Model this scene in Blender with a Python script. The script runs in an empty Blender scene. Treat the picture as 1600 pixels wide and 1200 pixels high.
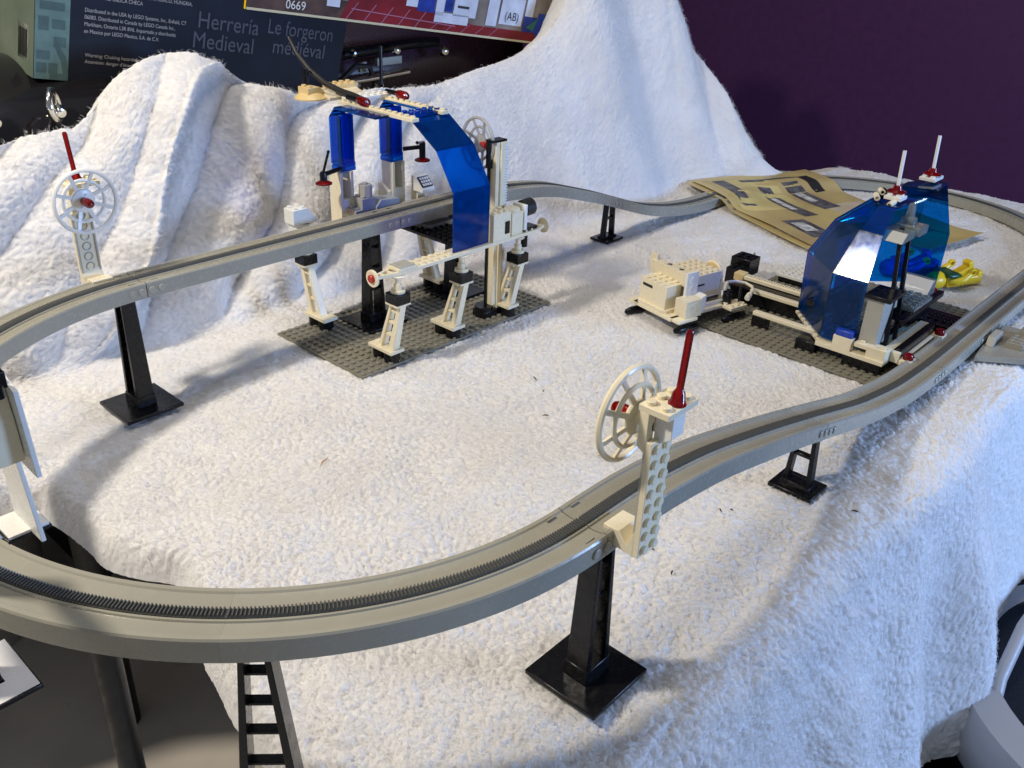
import bpy, bmesh, math, random
import numpy as np
from mathutils import Vector, Matrix
random.seed(7)
S = 0.001                                  # everything below is written in millimetres
scn = bpy.context.scene
COL = scn.collection

# ------------------------------------------------------------------ camera, world, lights, exposure
def make_camera():
    yaw, pitch, roll = -0.85114, 0.484384, 0.04333
    cy, sy = math.cos(yaw), math.sin(yaw)
    f = Vector((-sy*math.cos(pitch), cy*math.cos(pitch), -math.sin(pitch)))
    r = Vector((cy, sy, 0)); u = r.cross(f)
    r2 = r*math.cos(roll)+u*math.sin(roll); u2 = -r*math.sin(roll)+u*math.cos(roll)
    m = Matrix((r2, u2, -f)).transposed().to_4x4()
    m.translation = Vector((-294.37, -428.44, 371.81))*S
    cd = bpy.data.cameras.new('camera'); cam = bpy.data.objects.new('camera', cd); COL.objects.link(cam)
    cam.matrix_world = m
    cd.sensor_width = 36; cd.lens = 1412.54/1600*36; cd.clip_start = 0.01; cd.clip_end = 50
    cd.dof.use_dof = False
    scn.camera = cam
make_camera()
w = bpy.data.worlds.new('World'); scn.world = w; w.use_nodes = True
w.node_tree.nodes['Background'].inputs[0].default_value = (0.75, 0.85, 1.0, 1)
w.node_tree.nodes['Background'].inputs[1].default_value = 0.20

def look(o, loc, tgt):
    o.location = Vector(loc)*S
    o.rotation_euler = (Vector(tgt)-Vector(loc)).to_track_quat('-Z', 'Y').to_euler()
def area(name, loc, tgt, size, power, col):
    l = bpy.data.lights.new(name, 'AREA'); l.shape = 'DISK'; l.size = size*S; l.energy = power; l.color = col
    o = bpy.data.objects.new(name, l); COL.objects.link(o); look(o, loc, tgt); return o
def point(name, loc, r, power, col):
    l = bpy.data.lights.new(name, 'POINT'); l.shadow_soft_size = r*S; l.energy = power; l.color = col
    o = bpy.data.objects.new(name, l); COL.objects.link(o); o.location = Vector(loc)*S; return o
KEY = point('desk_lamp_light', (-483, 255, 836), 42, 31.0, (1.0, 0.91, 0.78))
area('window_light', (860, -1320, 310), (380, -200, 0), 420, 18.0, (0.34, 0.54, 1.0))
area('overhead_fill_light', (250, 100, 1700), (300, 0, 0), 700, 8.5, (1.0, 0.91, 0.80))  # broad warm fill added overhead to even out the key lamp, no real fixture
scn.view_settings.view_transform = 'Standard'; scn.view_settings.look = 'None'
scn.view_settings.exposure = 0.08; scn.view_settings.gamma = 1.0
scn.render.engine = 'CYCLES'
scn.cycles.max_bounces = 8; scn.cycles.transparent_max_bounces = 16
scn.cycles.caustics_reflective = False; scn.cycles.caustics_refractive = False

# ------------------------------------------------------------------ materials
def newmat(name):
    m = bpy.data.materials.new(name); m.use_nodes = True
    nt = m.node_tree; b = nt.nodes['Principled BSDF']
    return m, nt, b
def plastic(name, col, rough=0.28, var=0.06, bump=0.03, scale=220, spec=0.5, rvar=0.12):
    m, nt, b = newmat(name); N = nt.nodes; L = nt.links
    tc = N.new('ShaderNodeTexCoord'); n = N.new('ShaderNodeTexNoise'); n.inputs['Scale'].default_value = 45; n.inputs['Detail'].default_value = 5
    L.new(tc.outputs['Object'], n.inputs['Vector'])
    oi = N.new('ShaderNodeObjectInfo')
    add = N.new('ShaderNodeMath'); add.operation = 'ADD'; L.new(n.outputs[0], add.inputs[0]); L.new(oi.outputs['Random'], add.inputs[1])
    mr = N.new('ShaderNodeMapRange'); mr.inputs[1].default_value = 0.3; mr.inputs[2].default_value = 1.7
    mr.inputs[3].default_value = 1-var; mr.inputs[4].default_value = 1+var; L.new(add.outputs[0], mr.inputs[0])
    hs = N.new('ShaderNodeHueSaturation'); hs.inputs['Color'].default_value = (*col, 1)
    L.new(mr.outputs[0], hs.inputs['Value']); L.new(hs.outputs[0], b.inputs['Base Color'])
    n2 = N.new('ShaderNodeTexNoise'); n2.inputs['Scale'].default_value = scale; n2.inputs['Detail'].default_value = 8; n2.inputs['Roughness'].default_value = .7
    L.new(tc.outputs['Object'], n2.inputs['Vector'])
    mr2 = N.new('ShaderNodeMapRange'); mr2.inputs[1].default_value = .3; mr2.inputs[2].default_value = .7
    mr2.inputs[3].default_value = max(.05, rough-rvar); mr2.inputs[4].default_value = rough+rvar
    L.new(n2.outputs[0], mr2.inputs[0]); L.new(mr2.outputs[0], b.inputs['Roughness'])
    bp = N.new('ShaderNodeBump'); bp.inputs['Strength'].default_value = bump; bp.inputs['Distance'].default_value = 0.0006
    L.new(n2.outputs[0], bp.inputs['Height']); L.new(bp.outputs[0], b.inputs['Normal'])
    b.inputs['Specular IOR Level'].default_value = spec
    return m
def clear_plastic(name, tint, body, body_mix=0.25, rough=0.03, ior=1.5):
    m = bpy.data.materials.new(name); m.use_nodes = True; nt = m.node_tree; N = nt.nodes; L = nt.links
    N.remove(N['Principled BSDF']); out = N['Material Output']
    t = N.new('ShaderNodeBsdfTransparent'); t.inputs[0].default_value = (*tint, 1)
    d = N.new('ShaderNodeBsdfDiffuse'); d.inputs[0].default_value = (*body, 1)
    tl = N.new('ShaderNodeBsdfTranslucent'); tl.inputs[0].default_value = (*body, 1)
    dm = N.new('ShaderNodeMixShader'); L.new(d.outputs[0], dm.inputs[1]); L.new(tl.outputs[0], dm.inputs[2])
    m1 = N.new('ShaderNodeMixShader'); m1.inputs[0].default_value = body_mix; L.new(t.outputs[0], m1.inputs[1]); L.new(dm.outputs[0], m1.inputs[2])
    g = N.new('ShaderNodeBsdfGlossy'); g.inputs['Roughness'].default_value = rough; g.inputs[0].default_value = (1, 1, 1, 1)
    tc = N.new('ShaderNodeTexCoord'); n = N.new('ShaderNodeTexNoise'); n.inputs['Scale'].default_value = 130; n.inputs['Detail'].default_value = 6
    L.new(tc.outputs['Object'], n.inputs['Vector'])
    mr = N.new('ShaderNodeMapRange'); mr.inputs[1].default_value = .35; mr.inputs[2].default_value = .75; mr.inputs[3].default_value = rough; mr.inputs[4].default_value = rough+.07
    L.new(n.outputs[0], mr.inputs[0]); L.new(mr.outputs[0], g.inputs['Roughness'])
    f = N.new('ShaderNodeFresnel'); f.inputs[0].default_value = ior
    m2 = N.new('ShaderNodeMixShader'); L.new(f.outputs[0], m2.inputs[0]); L.new(m1.outputs[0], m2.inputs[1]); L.new(g.outputs[0], m2.inputs[2])
    L.new(m2.outputs[0], out.inputs[0])
    return m
WHITE = plastic('old_white_plastic', (0.83, 0.745, 0.54), .3)
WHITE2 = plastic('cooler_white_plastic', (0.80, 0.79, 0.74), .3)
TAN = plastic('yellowed_plastic', (0.74, 0.56, 0.27), .35)
LGREY = plastic('light_grey_plastic', (0.42, 0.41, 0.36), .32)
TRACK = plastic('track_grey_plastic', (0.33, 0.315, 0.255), .24, .12, .05)
RACK = plastic('rack_dark_grey', (0.085, 0.088, 0.085), .4)
BASEG = plastic('baseplate_grey', (0.225, 0.21, 0.16), .38)
BLACK = plastic('black_plastic', (0.006, 0.006, 0.007), .24, spec=.3)
BLACKM = plastic('dull_black', (0.012, 0.012, 0.012), .5)
REDO = plastic('solid_red_plastic', (0.42, 0.02, 0.012), .3)
BLUEO = plastic('solid_blue_plastic', (0.01, 0.05, 0.42), .3)
YEL = plastic('yellow_plastic', (0.80, 0.55, 0.02), .3)
GREENP = plastic('dark_green_plastic', (0.01, 0.09, 0.04), .3)
BLUE = clear_plastic('clear_blue_plastic', (0.02, 0.44, 0.98), (0.0, 0.20, 1.0), .20, .05, 1.4)
BLUED = clear_plastic('deep_clear_blue_plastic', (0.03, 0.46, 0.86), (0.0, 0.27, 0.85), .09, .09, 1.3)
RED = clear_plastic('clear_red_plastic', (0.75, 0.03, 0.02), (0.45, 0.01, 0.01), .45)
CLEAR = clear_plastic('colourless_clear_plastic', (0.82, 0.86, 0.84), (0.55, 0.60, 0.56), .45)
CLEARW = clear_plastic('milky_clear_plastic', (0.9, 0.92, 0.93), (0.9, 0.9, 0.9), .75)
def simple(name, col, rough=.5, metal=0, **k):
    m, nt, b = newmat(name); b.inputs['Base Color'].default_value = (*col, 1); b.inputs['Roughness'].default_value = rough; b.inputs['Metallic'].default_value = metal
    return m
CHROME = simple('chrome', (.75, .74, .70), .14, 1)
INK = simple('black_ink', (.02, .02, .02), .5)

# ------------------------------------------------------------------ mesh builder (mm)
class MB:
    def __init__(s): s.v = []; s.f = []
    def add(s, vs, fs):
        o = len(s.v); s.v += [tuple(p) for p in vs]; s.f += [tuple(i+o for i in f) for f in fs]; return s
    def box(s, x0, x1, y0, y1, z0, z1, m=None):
        vs = [Vector(p) for p in ((x0,y0,z0),(x1,y0,z0),(x1,y1,z0),(x0,y1,z0),(x0,y0,z1),(x1,y0,z1),(x1,y1,z1),(x0,y1,z1))]
        if m is not None: vs = [m @ p for p in vs]
        return s.add(vs, [(3,2,1,0),(4,5,6,7),(0,1,5,4),(1,2,6,5),(2,3,7,6),(3,0,4,7)])
    def hexa(s, b, t):      # bottom 4 points (ccw from above), top 4 points
        return s.add(list(b)+list(t), [(3,2,1,0),(4,5,6,7),(0,1,5,4),(1,2,6,5),(2,3,7,6),(3,0,4,7)])
    def prism(s, pts, axis, a, b):   # 2D polygon extruded along axis
        def P(p, h):
            return {'x': (h, p[0], p[1]), 'y': (p[0], h, p[1]), 'z': (p[0], p[1], h)}[axis]
        n = len(pts); vs = [P(p, a) for p in pts]+[P(p, b) for p in pts]
        fs = [tuple(range(n))[::-1], tuple(range(n, 2*n))]+[(i, (i+1) % n, n+(i+1) % n, n+i) for i in range(n)]
        return s.add(vs, fs)
    def lathe(s, prof, c=(0,0,0), ax=(0,0,1), n=16, cap=True):   # prof: (radius, height) along ax
        ax = Vector(ax).normalized(); t = Vector((1,0,0)) if abs(ax.x) < .8 else Vector((0,1,0))
        a = ax.cross(t).normalized(); b = ax.cross(a); c = Vector(c); vs = []; k = len(prof)
        for r, h in prof:
            for i in range(n):
                an = 2*math.pi*i/n; vs.append(c+ax*h+a*(r*math.cos(an))+b*(r*math.sin(an)))
        fs = [(j*n+i, j*n+(i+1) % n, (j+1)*n+(i+1) % n, (j+1)*n+i) for j in range(k-1) for i in range(n)]
        if cap: fs += [tuple(range(n))[::-1], tuple(range((k-1)*n, k*n))]
        return s.add(vs, fs)
    def cyl(s, c, ax, r, h, n=16, ch=0.25):
        return s.lathe([(r-ch, 0), (r, ch), (r, h-ch), (r-ch, h)], c, ax, n)
    def rod(s, p, q, r, n=10, r2=None):
        p = Vector(p); q = Vector(q); d = q-p
        return s.lathe([(r, 0), (r2 if r2 is not None else r, d.length)], p, d, n)
    def tube(s, pts, r, n=10):
        pts = [Vector(p) for p in pts]; vs = []; fs = []
        up = Vector((0,0,1)); k = len(pts)
        for i, p in enumerate(pts):
            d = (pts[min(i+1, k-1)]-pts[max(i-1, 0)]).normalized()
            a = d.cross(up)
            if a.length < .1: a = d.cross(Vector((1,0,0)))
            a.normalize(); b = d.cross(a); rr = r[i] if isinstance(r, (list, tuple)) else r
            vs += [p+a*(rr*math.cos(2*math.pi*j/n))+b*(rr*math.sin(2*math.pi*j/n)) for j in range(n)]
        for i in range(k-1):
            fs += [(i*n+j, i*n+(j+1) % n, (i+1)*n+(j+1) % n, (i+1)*n+j) for j in range(n)]
        fs += [tuple(range(n)), tuple(range((k-1)*n, k*n))[::-1]]
        return s.add(vs, fs)
    def torus(s, c, ax, R, r, n=40, k=8, flat=1.0):
        ax = Vector(ax).normalized(); t = Vector((1,0,0)) if abs(ax.x) < .8 else Vector((0,1,0))
        a = ax.cross(t).normalized(); b = ax.cross(a); c = Vector(c); vs = []
        for i in range(n):
            d = a*math.cos(2*math.pi*i/n)+b*math.sin(2*math.pi*i/n)
            for j in range(k):
                q = 2*math.pi*j/k+math.pi/4; vs.append(c+d*(R+r*math.cos(q))+ax*(r*flat*math.sin(q)))
        fs = [(i*k+j, ((i+1) % n)*k+j, ((i+1) % n)*k+(j+1) % k, i*k+(j+1) % k) for i in range(n) for j in range(k)]
        return s.add(vs, fs)
    def studs(s, x0, y0, nx, ny, z, n=12, h=1.8, skip=None):
        for i in range(nx):
            for j in range(ny):
                if skip and skip(i, j): continue
                s.lathe([(2.4, -.1), (2.4, h-.25), (2.15, h)], (x0+4+8*i, y0+4+8*j, z), (0,0,1), n)
        return s
    def brick(s, x0, y0, nx, ny, z0, h, studs=True):
        s.box(x0+.1, x0+8*nx-.1, y0+.1, y0+8*ny-.1, z0, z0+h)
        if studs: s.studs(x0, y0, nx, ny, z0+h)
        return s
    def xform(s, m):
        s.v = [tuple(m @ Vector(p)) for p in s.v]; return s
    def build(s, name, mat, parent=None, off=None, bevel=0.0, smooth=38, kind=None, label=None):
        if off is None: off = OFF
        me = bpy.data.meshes.new(name)
        me.from_pydata([((p[0]-off[0])*S, (p[1]-off[1])*S, (p[2]-off[2])*S) for p in s.v], [], s.f)
        bm = bmesh.new(); bm.from_mesh(me); bmesh.ops.recalc_face_normals(bm, faces=bm.faces)
        if smooth:
            for f in bm.faces: f.smooth = True
            cosl = math.radians(smooth)
            for e in bm.edges:
                if len(e.link_faces) == 2:
                    if e.link_faces[0].normal.angle(e.link_faces[1].normal, 0) > cosl: e.smooth = False
                else: e.smooth = False
        bm.to_mesh(me); bm.free(); me.update()
        me.materials.append(mat)
        o = bpy.data.objects.new(name, me); COL.objects.link(o)
        if parent is not None: o.parent = parent
        if bevel:
            b = o.modifiers.new('bevel', 'BEVEL'); b.width = bevel*S; b.segments = 2; b.limit_method = 'ANGLE'; b.angle_limit = math.radians(50)
            b.harden_normals = False
        if kind: o['kind'] = kind
        if label: o['label'] = label
        return o
OFF = (0, 0, 0)
def thing(name, label, cat, loc=(0,0,0), rz=0, group=None):
    global OFF
    o = bpy.data.objects.new(name, None); COL.objects.link(o); o.empty_display_size = .01
    o.location = Vector(loc)*S; o.rotation_euler = (0,0,rz); o['label'] = label; o['category'] = cat
    if group: o['group'] = group
    OFF = loc if rz == 0 else (0,0,0)      # unrotated things are written in world mm, rotated ones in local mm
    return o
def tag(o, label, cat, group=None):
    o['label'] = label; o['category'] = cat
    if group: o['group'] = group
    return o
def struct(o):
    o['kind'] = 'structure'; return o
def copy_thing(root, loc, rz=None, label=None):
    def cp(o, par):
        c = o.copy(); COL.objects.link(c); c.parent = par
        for ch in [k for k in bpy.data.objects if k.parent is o]: cp(ch, c)
        return c
    kids = [k for k in bpy.data.objects if k.parent is root]
    r = root.copy(); COL.objects.link(r); r.location = Vector(loc)*S
    if rz is not None: r.rotation_euler = (0,0,rz)
    if label: r['label'] = label
    for k in kids: cp(k, r)
    return r

# ------------------------------------------------------------------ noise (numpy)
RNG = np.random.RandomState(5)
TAB = RNG.rand(256, 256, 3)
def vnoise(x, y, k=0):
    xi = np.floor(x).astype(int); yi = np.floor(y).astype(int); fx = x-xi; fy = y-yi
    fx = fx*fx*(3-2*fx); fy = fy*fy*(3-2*fy); T = TAB[:, :, k]
    g = lambda a, b: T[a % 256, b % 256]
    return (g(xi, yi)*(1-fx)+g(xi+1, yi)*fx)*(1-fy)+(g(xi, yi+1)*(1-fx)+g(xi+1, yi+1)*fx)*fy
def fbm(x, y, o=4, k=0):
    s = 0; a = .5; t = 0
    for i in range(o):
        s = s+a*vnoise(x*2**i+17.3*i, y*2**i+9.1*i, k); t += a; a *= .5
    return s/t
def worley(x, y):
    xi = np.floor(x).astype(int); yi = np.floor(y).astype(int); d1 = np.full(x.shape, 9.); d2 = np.full(x.shape, 9.)
    for a in (-1, 0, 1):
        for b in (-1, 0, 1):
            px = xi+a+TAB[(xi+a) % 256, (yi+b) % 256, 0]; py = yi+b+TAB[(xi+a) % 256, (yi+b) % 256, 1]
            d = np.hypot(px-x, py-y); m = d < d1
            d2 = np.where(m, d1, np.minimum(d2, d)); d1 = np.where(m, d, d1)
    return d1, d2
def sstep(a, b, x):
    t = np.clip((x-a)/(b-a), 0, 1); return t*t*(3-2*t)

# ------------------------------------------------------------------ floor and walls
def rough_mat(name, col, rough, scale, var, bump, spots=None, bdist=.002):
    m, nt, b = newmat(name); N = nt.nodes; L = nt.links; b.inputs['Specular IOR Level'].default_value = .25
    tc = N.new('ShaderNodeTexCoord'); n = N.new('ShaderNodeTexNoise'); n.inputs['Scale'].default_value = scale; n.inputs['Detail'].default_value = 8
    L.new(tc.outputs['Object'], n.inputs['Vector'])
    r = N.new('ShaderNodeMapRange'); r.inputs[1].default_value = .3; r.inputs[2].default_value = .7; r.inputs[3].default_value = 1-var; r.inputs[4].default_value = 1+var
    L.new(n.outputs[0], r.inputs[0])
    h = N.new('ShaderNodeHueSaturation'); h.inputs['Color'].default_value = (*col, 1); L.new(r.outputs[0], h.inputs['Value'])
    src = h.outputs[0]
    if spots:
        v = N.new('ShaderNodeTexNoise'); v.inputs['Scale'].default_value = 26; v.inputs['Detail'].default_value = 6; v.inputs['Roughness'].default_value = .75
        L.new(tc.outputs['Object'], v.inputs['Vector'])
        r2 = N.new('ShaderNodeMapRange'); r2.inputs[1].default_value = .655; r2.inputs[2].default_value = .68; L.new(v.outputs[0], r2.inputs[0])
        mx = N.new('ShaderNodeMix'); mx.data_type = 'RGBA'; mx.inputs[7].default_value = (*spots, 1)
        L.new(r2.outputs[0], mx.inputs[0]); L.new(src, mx.inputs[6]); src = mx.outputs[2]
    L.new(src, b.inputs['Base Color']); b.inputs['Roughness'].default_value = rough
    bp = N.new('ShaderNodeBump'); bp.inputs['Strength'].default_value = bump; bp.inputs['Distance'].default_value = bdist
    L.new(n.outputs[0], bp.inputs['Height']); L.new(bp.outputs[0], b.inputs['Normal'])
    return m
OFF = (0, 0, 0)
FLOORZ = -330
FLOORM = rough_mat('painted_concrete_floor', (0.60, 0.55, 0.48), .42, 9, .14, .25, (.55, .52, .44))
struct(MB().add([(-3000,-3000,FLOORZ),(4000,-3000,FLOORZ),(4000,4000,FLOORZ),(-3000,4000,FLOORZ)], [(0,1,2,3)]).build('floor', FLOORM))
WALLM = rough_mat('dark_purple_paint', (0.066, 0.020, 0.080), .6, 60, .08, .25)
struct(MB().add([(1750,-2500,FLOORZ),(1750,2300,FLOORZ),(1750,2300,2200),(1750,-2500,2200)], [(0,1,2,3)]).build('wall', WALLM))
struct(MB().add([(-3000,2000,FLOORZ),(1750,2000,FLOORZ),(1750,2000,2200),(-3000,2000,2200)], [(0,1,2,3)]).build('back_wall', rough_mat('dark_wall_paint', (0.02, 0.014, 0.02), .7, 40, .08, .2)))

# ------------------------------------------------------------------ table and blanket
t = thing('folding_table', 'pale grey plastic folding table hidden beneath the white fleece blanket', 'table', (550, 20, FLOORZ))
MB().box(-86, 1190, -248, 240, -34, -12).build('tabletop', plastic('grey_table_plastic', (.42,.41,.39), .45), t, bevel=6)
for px, py in ((-70, -200), (-70, 240), (1190, -200), (1190, 240)):
    MB().rod((px, py, FLOORZ), (px, py, -34), 13, 14).build('leg', BLACKM, t)

bb_ = MB().box(0, 1150, 450, 1000, FLOORZ, -14).build('low_shelf', BLACKM, None, (575, 700, FLOORZ), bevel=3); bb_.location = (.575, .700, FLOORZ*S)
tag(bb_, 'low black shelf behind the fleece that carries the drum and cartons', 'shelf')
OFF = (0, 0, 0)
mt_ = MB().box(60, 2200, -1600, -290, FLOORZ+.5, FLOORZ+7).build('floor_shade_sheet', plastic('floor_shade_black', (.008, .008, .010), .7, spec=.15), None, (1100, -900, FLOORZ)); mt_.location = (1.1, -.9, FLOORZ*S)  # added black sheet stands in for the deep shade on the floor here
tag(mt_, 'black sheet added on the floor as dark shade beneath the hanging fleece', 'mat')
RX = np.array([-500, -120, -41, -15, 68, 82, 109, 152, 189, 235, 283, 333, 406, 508, 623, 700, 760, 915, 993, 996.3, 1007, 1013, 1078, 1260.])
RY = np.array([400, 400, 400, 400, 400, 400, 400, 400, 400, 400, 400, 400, 400, 400, 400, 400, 400, 400, 390, 350, 300, 250, 193, 185.])
def ridge(x):
    zx = np.array([-500, -41, -15, 68, 82, 109, 152, 189, 235, 283, 333, 406, 508, 623, 700, 760, 915, 960, 1000, 1040, 1078, 1300])
    zz = np.array([165, 170, 174, 186, 216, 236, 243, 231, 206, 188, 180, 180, 183, 204, 232, 330, 325, 262, 160, 52, 2, 0])
    zz_ = sum(np.interp(x+k, zx, zz) for k in (-22, -14, -7, 0, 7, 14, 22))/7.
    zy = np.interp(x, [-500, 800, 915, 980, 1010, 1078, 1300], [400, 400, 400, 375, 300, 200, 188])
    return zy, zz_
def crease(x):
    return np.interp(x, [-500, -100, 30, 180, 480, 760, 914, 1000, 1078, 1300], [300, 318, 312, 302, 280, 272, 262, 235, 190, 180])
def blanket_xyz(U, W):
    """U: x position, W: section parameter. 0..1 front drape, 1..2 table, 2..3 back slope, 3..4 behind the ridge"""
    x = U.copy(); y = np.zeros_like(x); z = np.zeros_like(x)
    yc = crease(x); yr, zr = ridge(x)
    edge = -268+5*np.sin(x/90.)+3*np.sin(x/37.+1)
    # front drape
    d = np.clip(1-W, 0, 1)
    botz = np.interp(x, [-140, 100, 253, 400, 492, 625, 704, 900, 1300], [-140, -180, -300, -300, -235, -196, -184, -160, -150])
    fold = (15*np.sin(x/31.+1.2*np.sin(x/77.))+8*np.sin(x/17.+2+.01*d*0)+9*np.sin(x/63.))*(.6+.8*fbm(x/120., x*0+3, 2))
    s = d
    r = 26.
    L = -botz
    arc = s*L
    a = np.clip(arc/r, 0, math.pi/2*.93)
    yy = edge-r*np.sin(a); zz = -r*(1-np.cos(a)); rest = np.maximum(arc-r*math.pi/2*.93, 0)
    zz = zz-rest*math.sin(math.pi/2*.93)-0; yy = yy-rest*math.cos(math.pi/2*.93)*2.2-fold*sstep(10, 190, arc)
    m = W < 1
    y = np.where(m, yy, y); z = np.where(m, zz, z)
    # table
    tt = np.clip(W-1, 0, 1)
    m = (W >= 1) & (W < 2)
    y = np.where(m, edge+(yc-edge)*tt, y)
    # slope : smooth S rising from the crease
    q = np.clip(W-2, 0, 1)
    m2 = (W >= 2) & (W < 3)
    ys = yc+(yr-yc)*(q**.9); zs = zr*(q*.35+.65*sstep(0, 1.0, q))*1.0
    rr = sstep(0, .22, q)
    zs = zs*(0.35+0.65*rr)+0
    y = np.where(m2, ys, y); z = np.where(m2, zs, z)
    p = np.clip(W-3, 0, 1)
    m3 = W >= 3
    y = np.where(m3, yr+120*p, y); z = np.where(m3, zr-30*p-zr*.8*p*p, z)
    return x, y, z
def smooth_bumps(x, y, z, U, W):
    # soft rumples, kept low where models stand
    calm = (sstep(120, 160, x)*(1-sstep(404, 450, x))*sstep(110, 135, y)*(1-sstep(262, 285, y)))
    calm2 = sstep(440, 475, x)*(1-sstep(735, 790, x))*(1-sstep(10, 50, y))*sstep(-275, -250, y)
    c = 1-np.clip(calm+calm2, 0, 1)
    b = (fbm(x/140.+3, y/110.+5, 3)-.5)*16+(fbm(x/55., y/70.+8, 2, 1)-.5)*8
    tab = (W > .95) & (W < 2.05)
    amp = np.where(tab, .55, 1.0)
    b = b*amp
    b = np.where(tab, np.minimum(b, 2.5), b)
    # the far end of the table sags a little
    z = z+b*c-1.6
    z = z-8*sstep(800, 1000, x)*np.where(W < 2.0, 1, 0)*np.where(W > 1, 1, 0)*0
    return z
NW0, NW1, NW2 = 170, 480, 200
def make_blanket():
    nx = 1000
    us = np.concatenate([np.linspace(-131, 500, int(nx*.60), endpoint=False), np.linspace(500, 1255, int(nx*.40)+1)])
    ws = np.concatenate([np.linspace(0, 1, NW0, endpoint=False), np.linspace(1, 2, NW1, endpoint=False), np.linspace(2, 3, NW2, endpoint=False), np.linspace(3, 4, 24)])
    U, W = np.meshgrid(us, ws)
    # the left hem follows the table end, then runs outwards at the back
    ya = np.where(W < 1, -268, -268+(W-1)*565)
    Xe = np.interp(ya, [-268, -163, -54, -10, 20, 70, 150, 185, 230, 320], [-138, -134, -124, -97, -99, -116, -127, -170, -290, -430])+3.5*np.sin(ya/19.+2*np.sin(ya/50.))
    k = np.clip((250-U)/(250+131), 0, 1)
    Ux = U+(Xe+131)*k**1.3
    x, y, z = blanket_xyz(Ux, W)
    z = smooth_bumps(x, y, z, Ux, W)
    dd_ = np.clip(Xe+14-x, 0, 14)*(W < 1.85)
    z = z-dd_**2*.11
    # back folds: a heavy lapped fold running down from the hump, and drapes to the right
    m2 = sstep(1.95, 2.15, W)
    q = W-2
    line = -22+222*np.clip(q, 0, 1.1)+6*np.sin(q*7)              # x of the overlapping edge
    side = x-line
    lap = 30*np.exp(-np.clip(-side, 0, None)/120.)*sstep(3, -5, side)*sstep(.02, .3, q)*(1-sstep(.72, 1.05, q))
    dip = -12*np.exp(-((side-10)/14.)**2)*sstep(.05, .35, q)*(1-sstep(.9, 1.15, q))
    y = y-(lap+dip)*m2*.95; z = z+(lap+dip)*m2*.35
    fold2 = (np.sin(x/40.+1.0+2.2*np.sin(q*1.3))*9+np.sin(x/21.+q*3)*3.5)*m2*sstep(560, 760, x)
    y = y-fold2; 
    # diagonal folds sweeping down to the left, sharp valleys between round ridges
    mk = m2*(1-sstep(360, 520, x))*sstep(.02, .25, q)
    ph = (side+14*np.sin(q*5+x/90.))/52.+.5+.6*fbm(x/120., q*2, 2)
    fr = np.abs(np.sin(ph*math.pi/2*1.25))**.7
    f3 = (fr-.6)*22*mk*np.where(side > -10, 1, .45)
    y = y-f3*.95; z = z+f3*.35
    rum = (fbm((x+q*90)/80.+2, q*2.0+x/200., 3, 1)-.5)*16*mk
    y = y-rum; z = z+rum*.5
    # normals by differences
    P = np.stack([x, y, z], -1)
    du = np.gradient(P, axis=1); dv = np.gradient(P, axis=0); N = np.cross(du, dv); N /= np.linalg.norm(N, axis=-1, keepdims=True)+1e-9
    # arc length coordinates
    arc = np.concatenate([np.zeros((1, P.shape[1])), np.cumsum(np.linalg.norm(np.diff(P, axis=0), axis=-1), axis=0)], 0)
    a, b = x, arc
    wx = a+(fbm(a/16., b/16., 3)-.5)*16; wy = b+(fbm(a/16.+40, b/16.+11, 3, 1)-.5)*16
    d1, d2 = worley(wx/7.0, wy/6.6)
    curl = np.sqrt(np.clip(d2-d1, 0, 1))
    e1, e2 = worley(wx/3.0+31, wy/3.0+7)
    fine = np.sqrt(np.clip(e2-e1, 0, 1))
    pile = 0.55+0.45*sstep(.35, .65, fbm(a/90., b/90., 2, 2))
    h = (curl-.55)*3.5*pile+(fine-.5)*1.15+(fbm(a/2.4, b/2.4, 2, 2)-.5)*1.2+(fbm(a/17., b/15., 2, 0)-.5)*4.0
    h = h*np.interp(x, [-100, 200, 700, 1200], [1.15, 1.05, .72, .6])*np.where(W > 2, .72, 1.0)
    h = np.where((W > 1) & (W < 2), np.minimum(h, 1.6), h)
    h = h*(1-.7*np.clip(dd_/14, 0, 1))
    P = P+N*h[..., None]
    ny_, nx_ = U.shape
    me = bpy.data.meshes.new('blanket')
    idx = np.arange(nx_*ny_).reshape(ny_, nx_)
    F = np.stack([idx[:-1, :-1], idx[:-1, 1:], idx[1:, 1:], idx[1:, :-1]], -1).reshape(-1, 4)
    me.vertices.add(nx_*ny_); me.vertices.foreach_set('co', (P.reshape(-1, 3)*S).ravel())
    me.loops.add(F.size); me.loops.foreach_set('vertex_index', F.ravel().astype(np.int32))
    me.polygons.add(len(F)); me.polygons.foreach_set('loop_start', np.arange(0, F.size, 4, dtype=np.int32)); me.polygons.foreach_set('loop_total', np.full(len(F), 4, dtype=np.int32))
    me.polygons.foreach_set('use_smooth', np.ones(len(F), dtype=bool))
    me.update(calc_edges=True); me.validate()
    m, nt, b_ = newmat('white_fleece'); Nn = nt.nodes; L = nt.links
    tc = Nn.new('ShaderNodeTexCoord')
    n = Nn.new('ShaderNodeTexNoise'); n.inputs['Scale'].default_value = 900; n.inputs['Detail'].default_value = 6; n.inputs['Roughness'].default_value = .75; n.inputs['Distortion'].default_value = 1.5
    L.new(tc.outputs['Object'], n.inputs['Vector'])
    bp = Nn.new('ShaderNodeBump'); bp.inputs['Strength'].default_value = .75; bp.inputs['Distance'].default_value = .0012
    L.new(n.outputs[0], bp.inputs['Height']); L.new(bp.outputs[0], b_.inputs['Normal'])
    n2 = Nn.new('ShaderNodeTexNoise'); n2.inputs['Scale'].default_value = 14; n2.inputs['Detail'].default_value = 5; L.new(tc.outputs['Object'], n2.inputs['Vector'])
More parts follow.
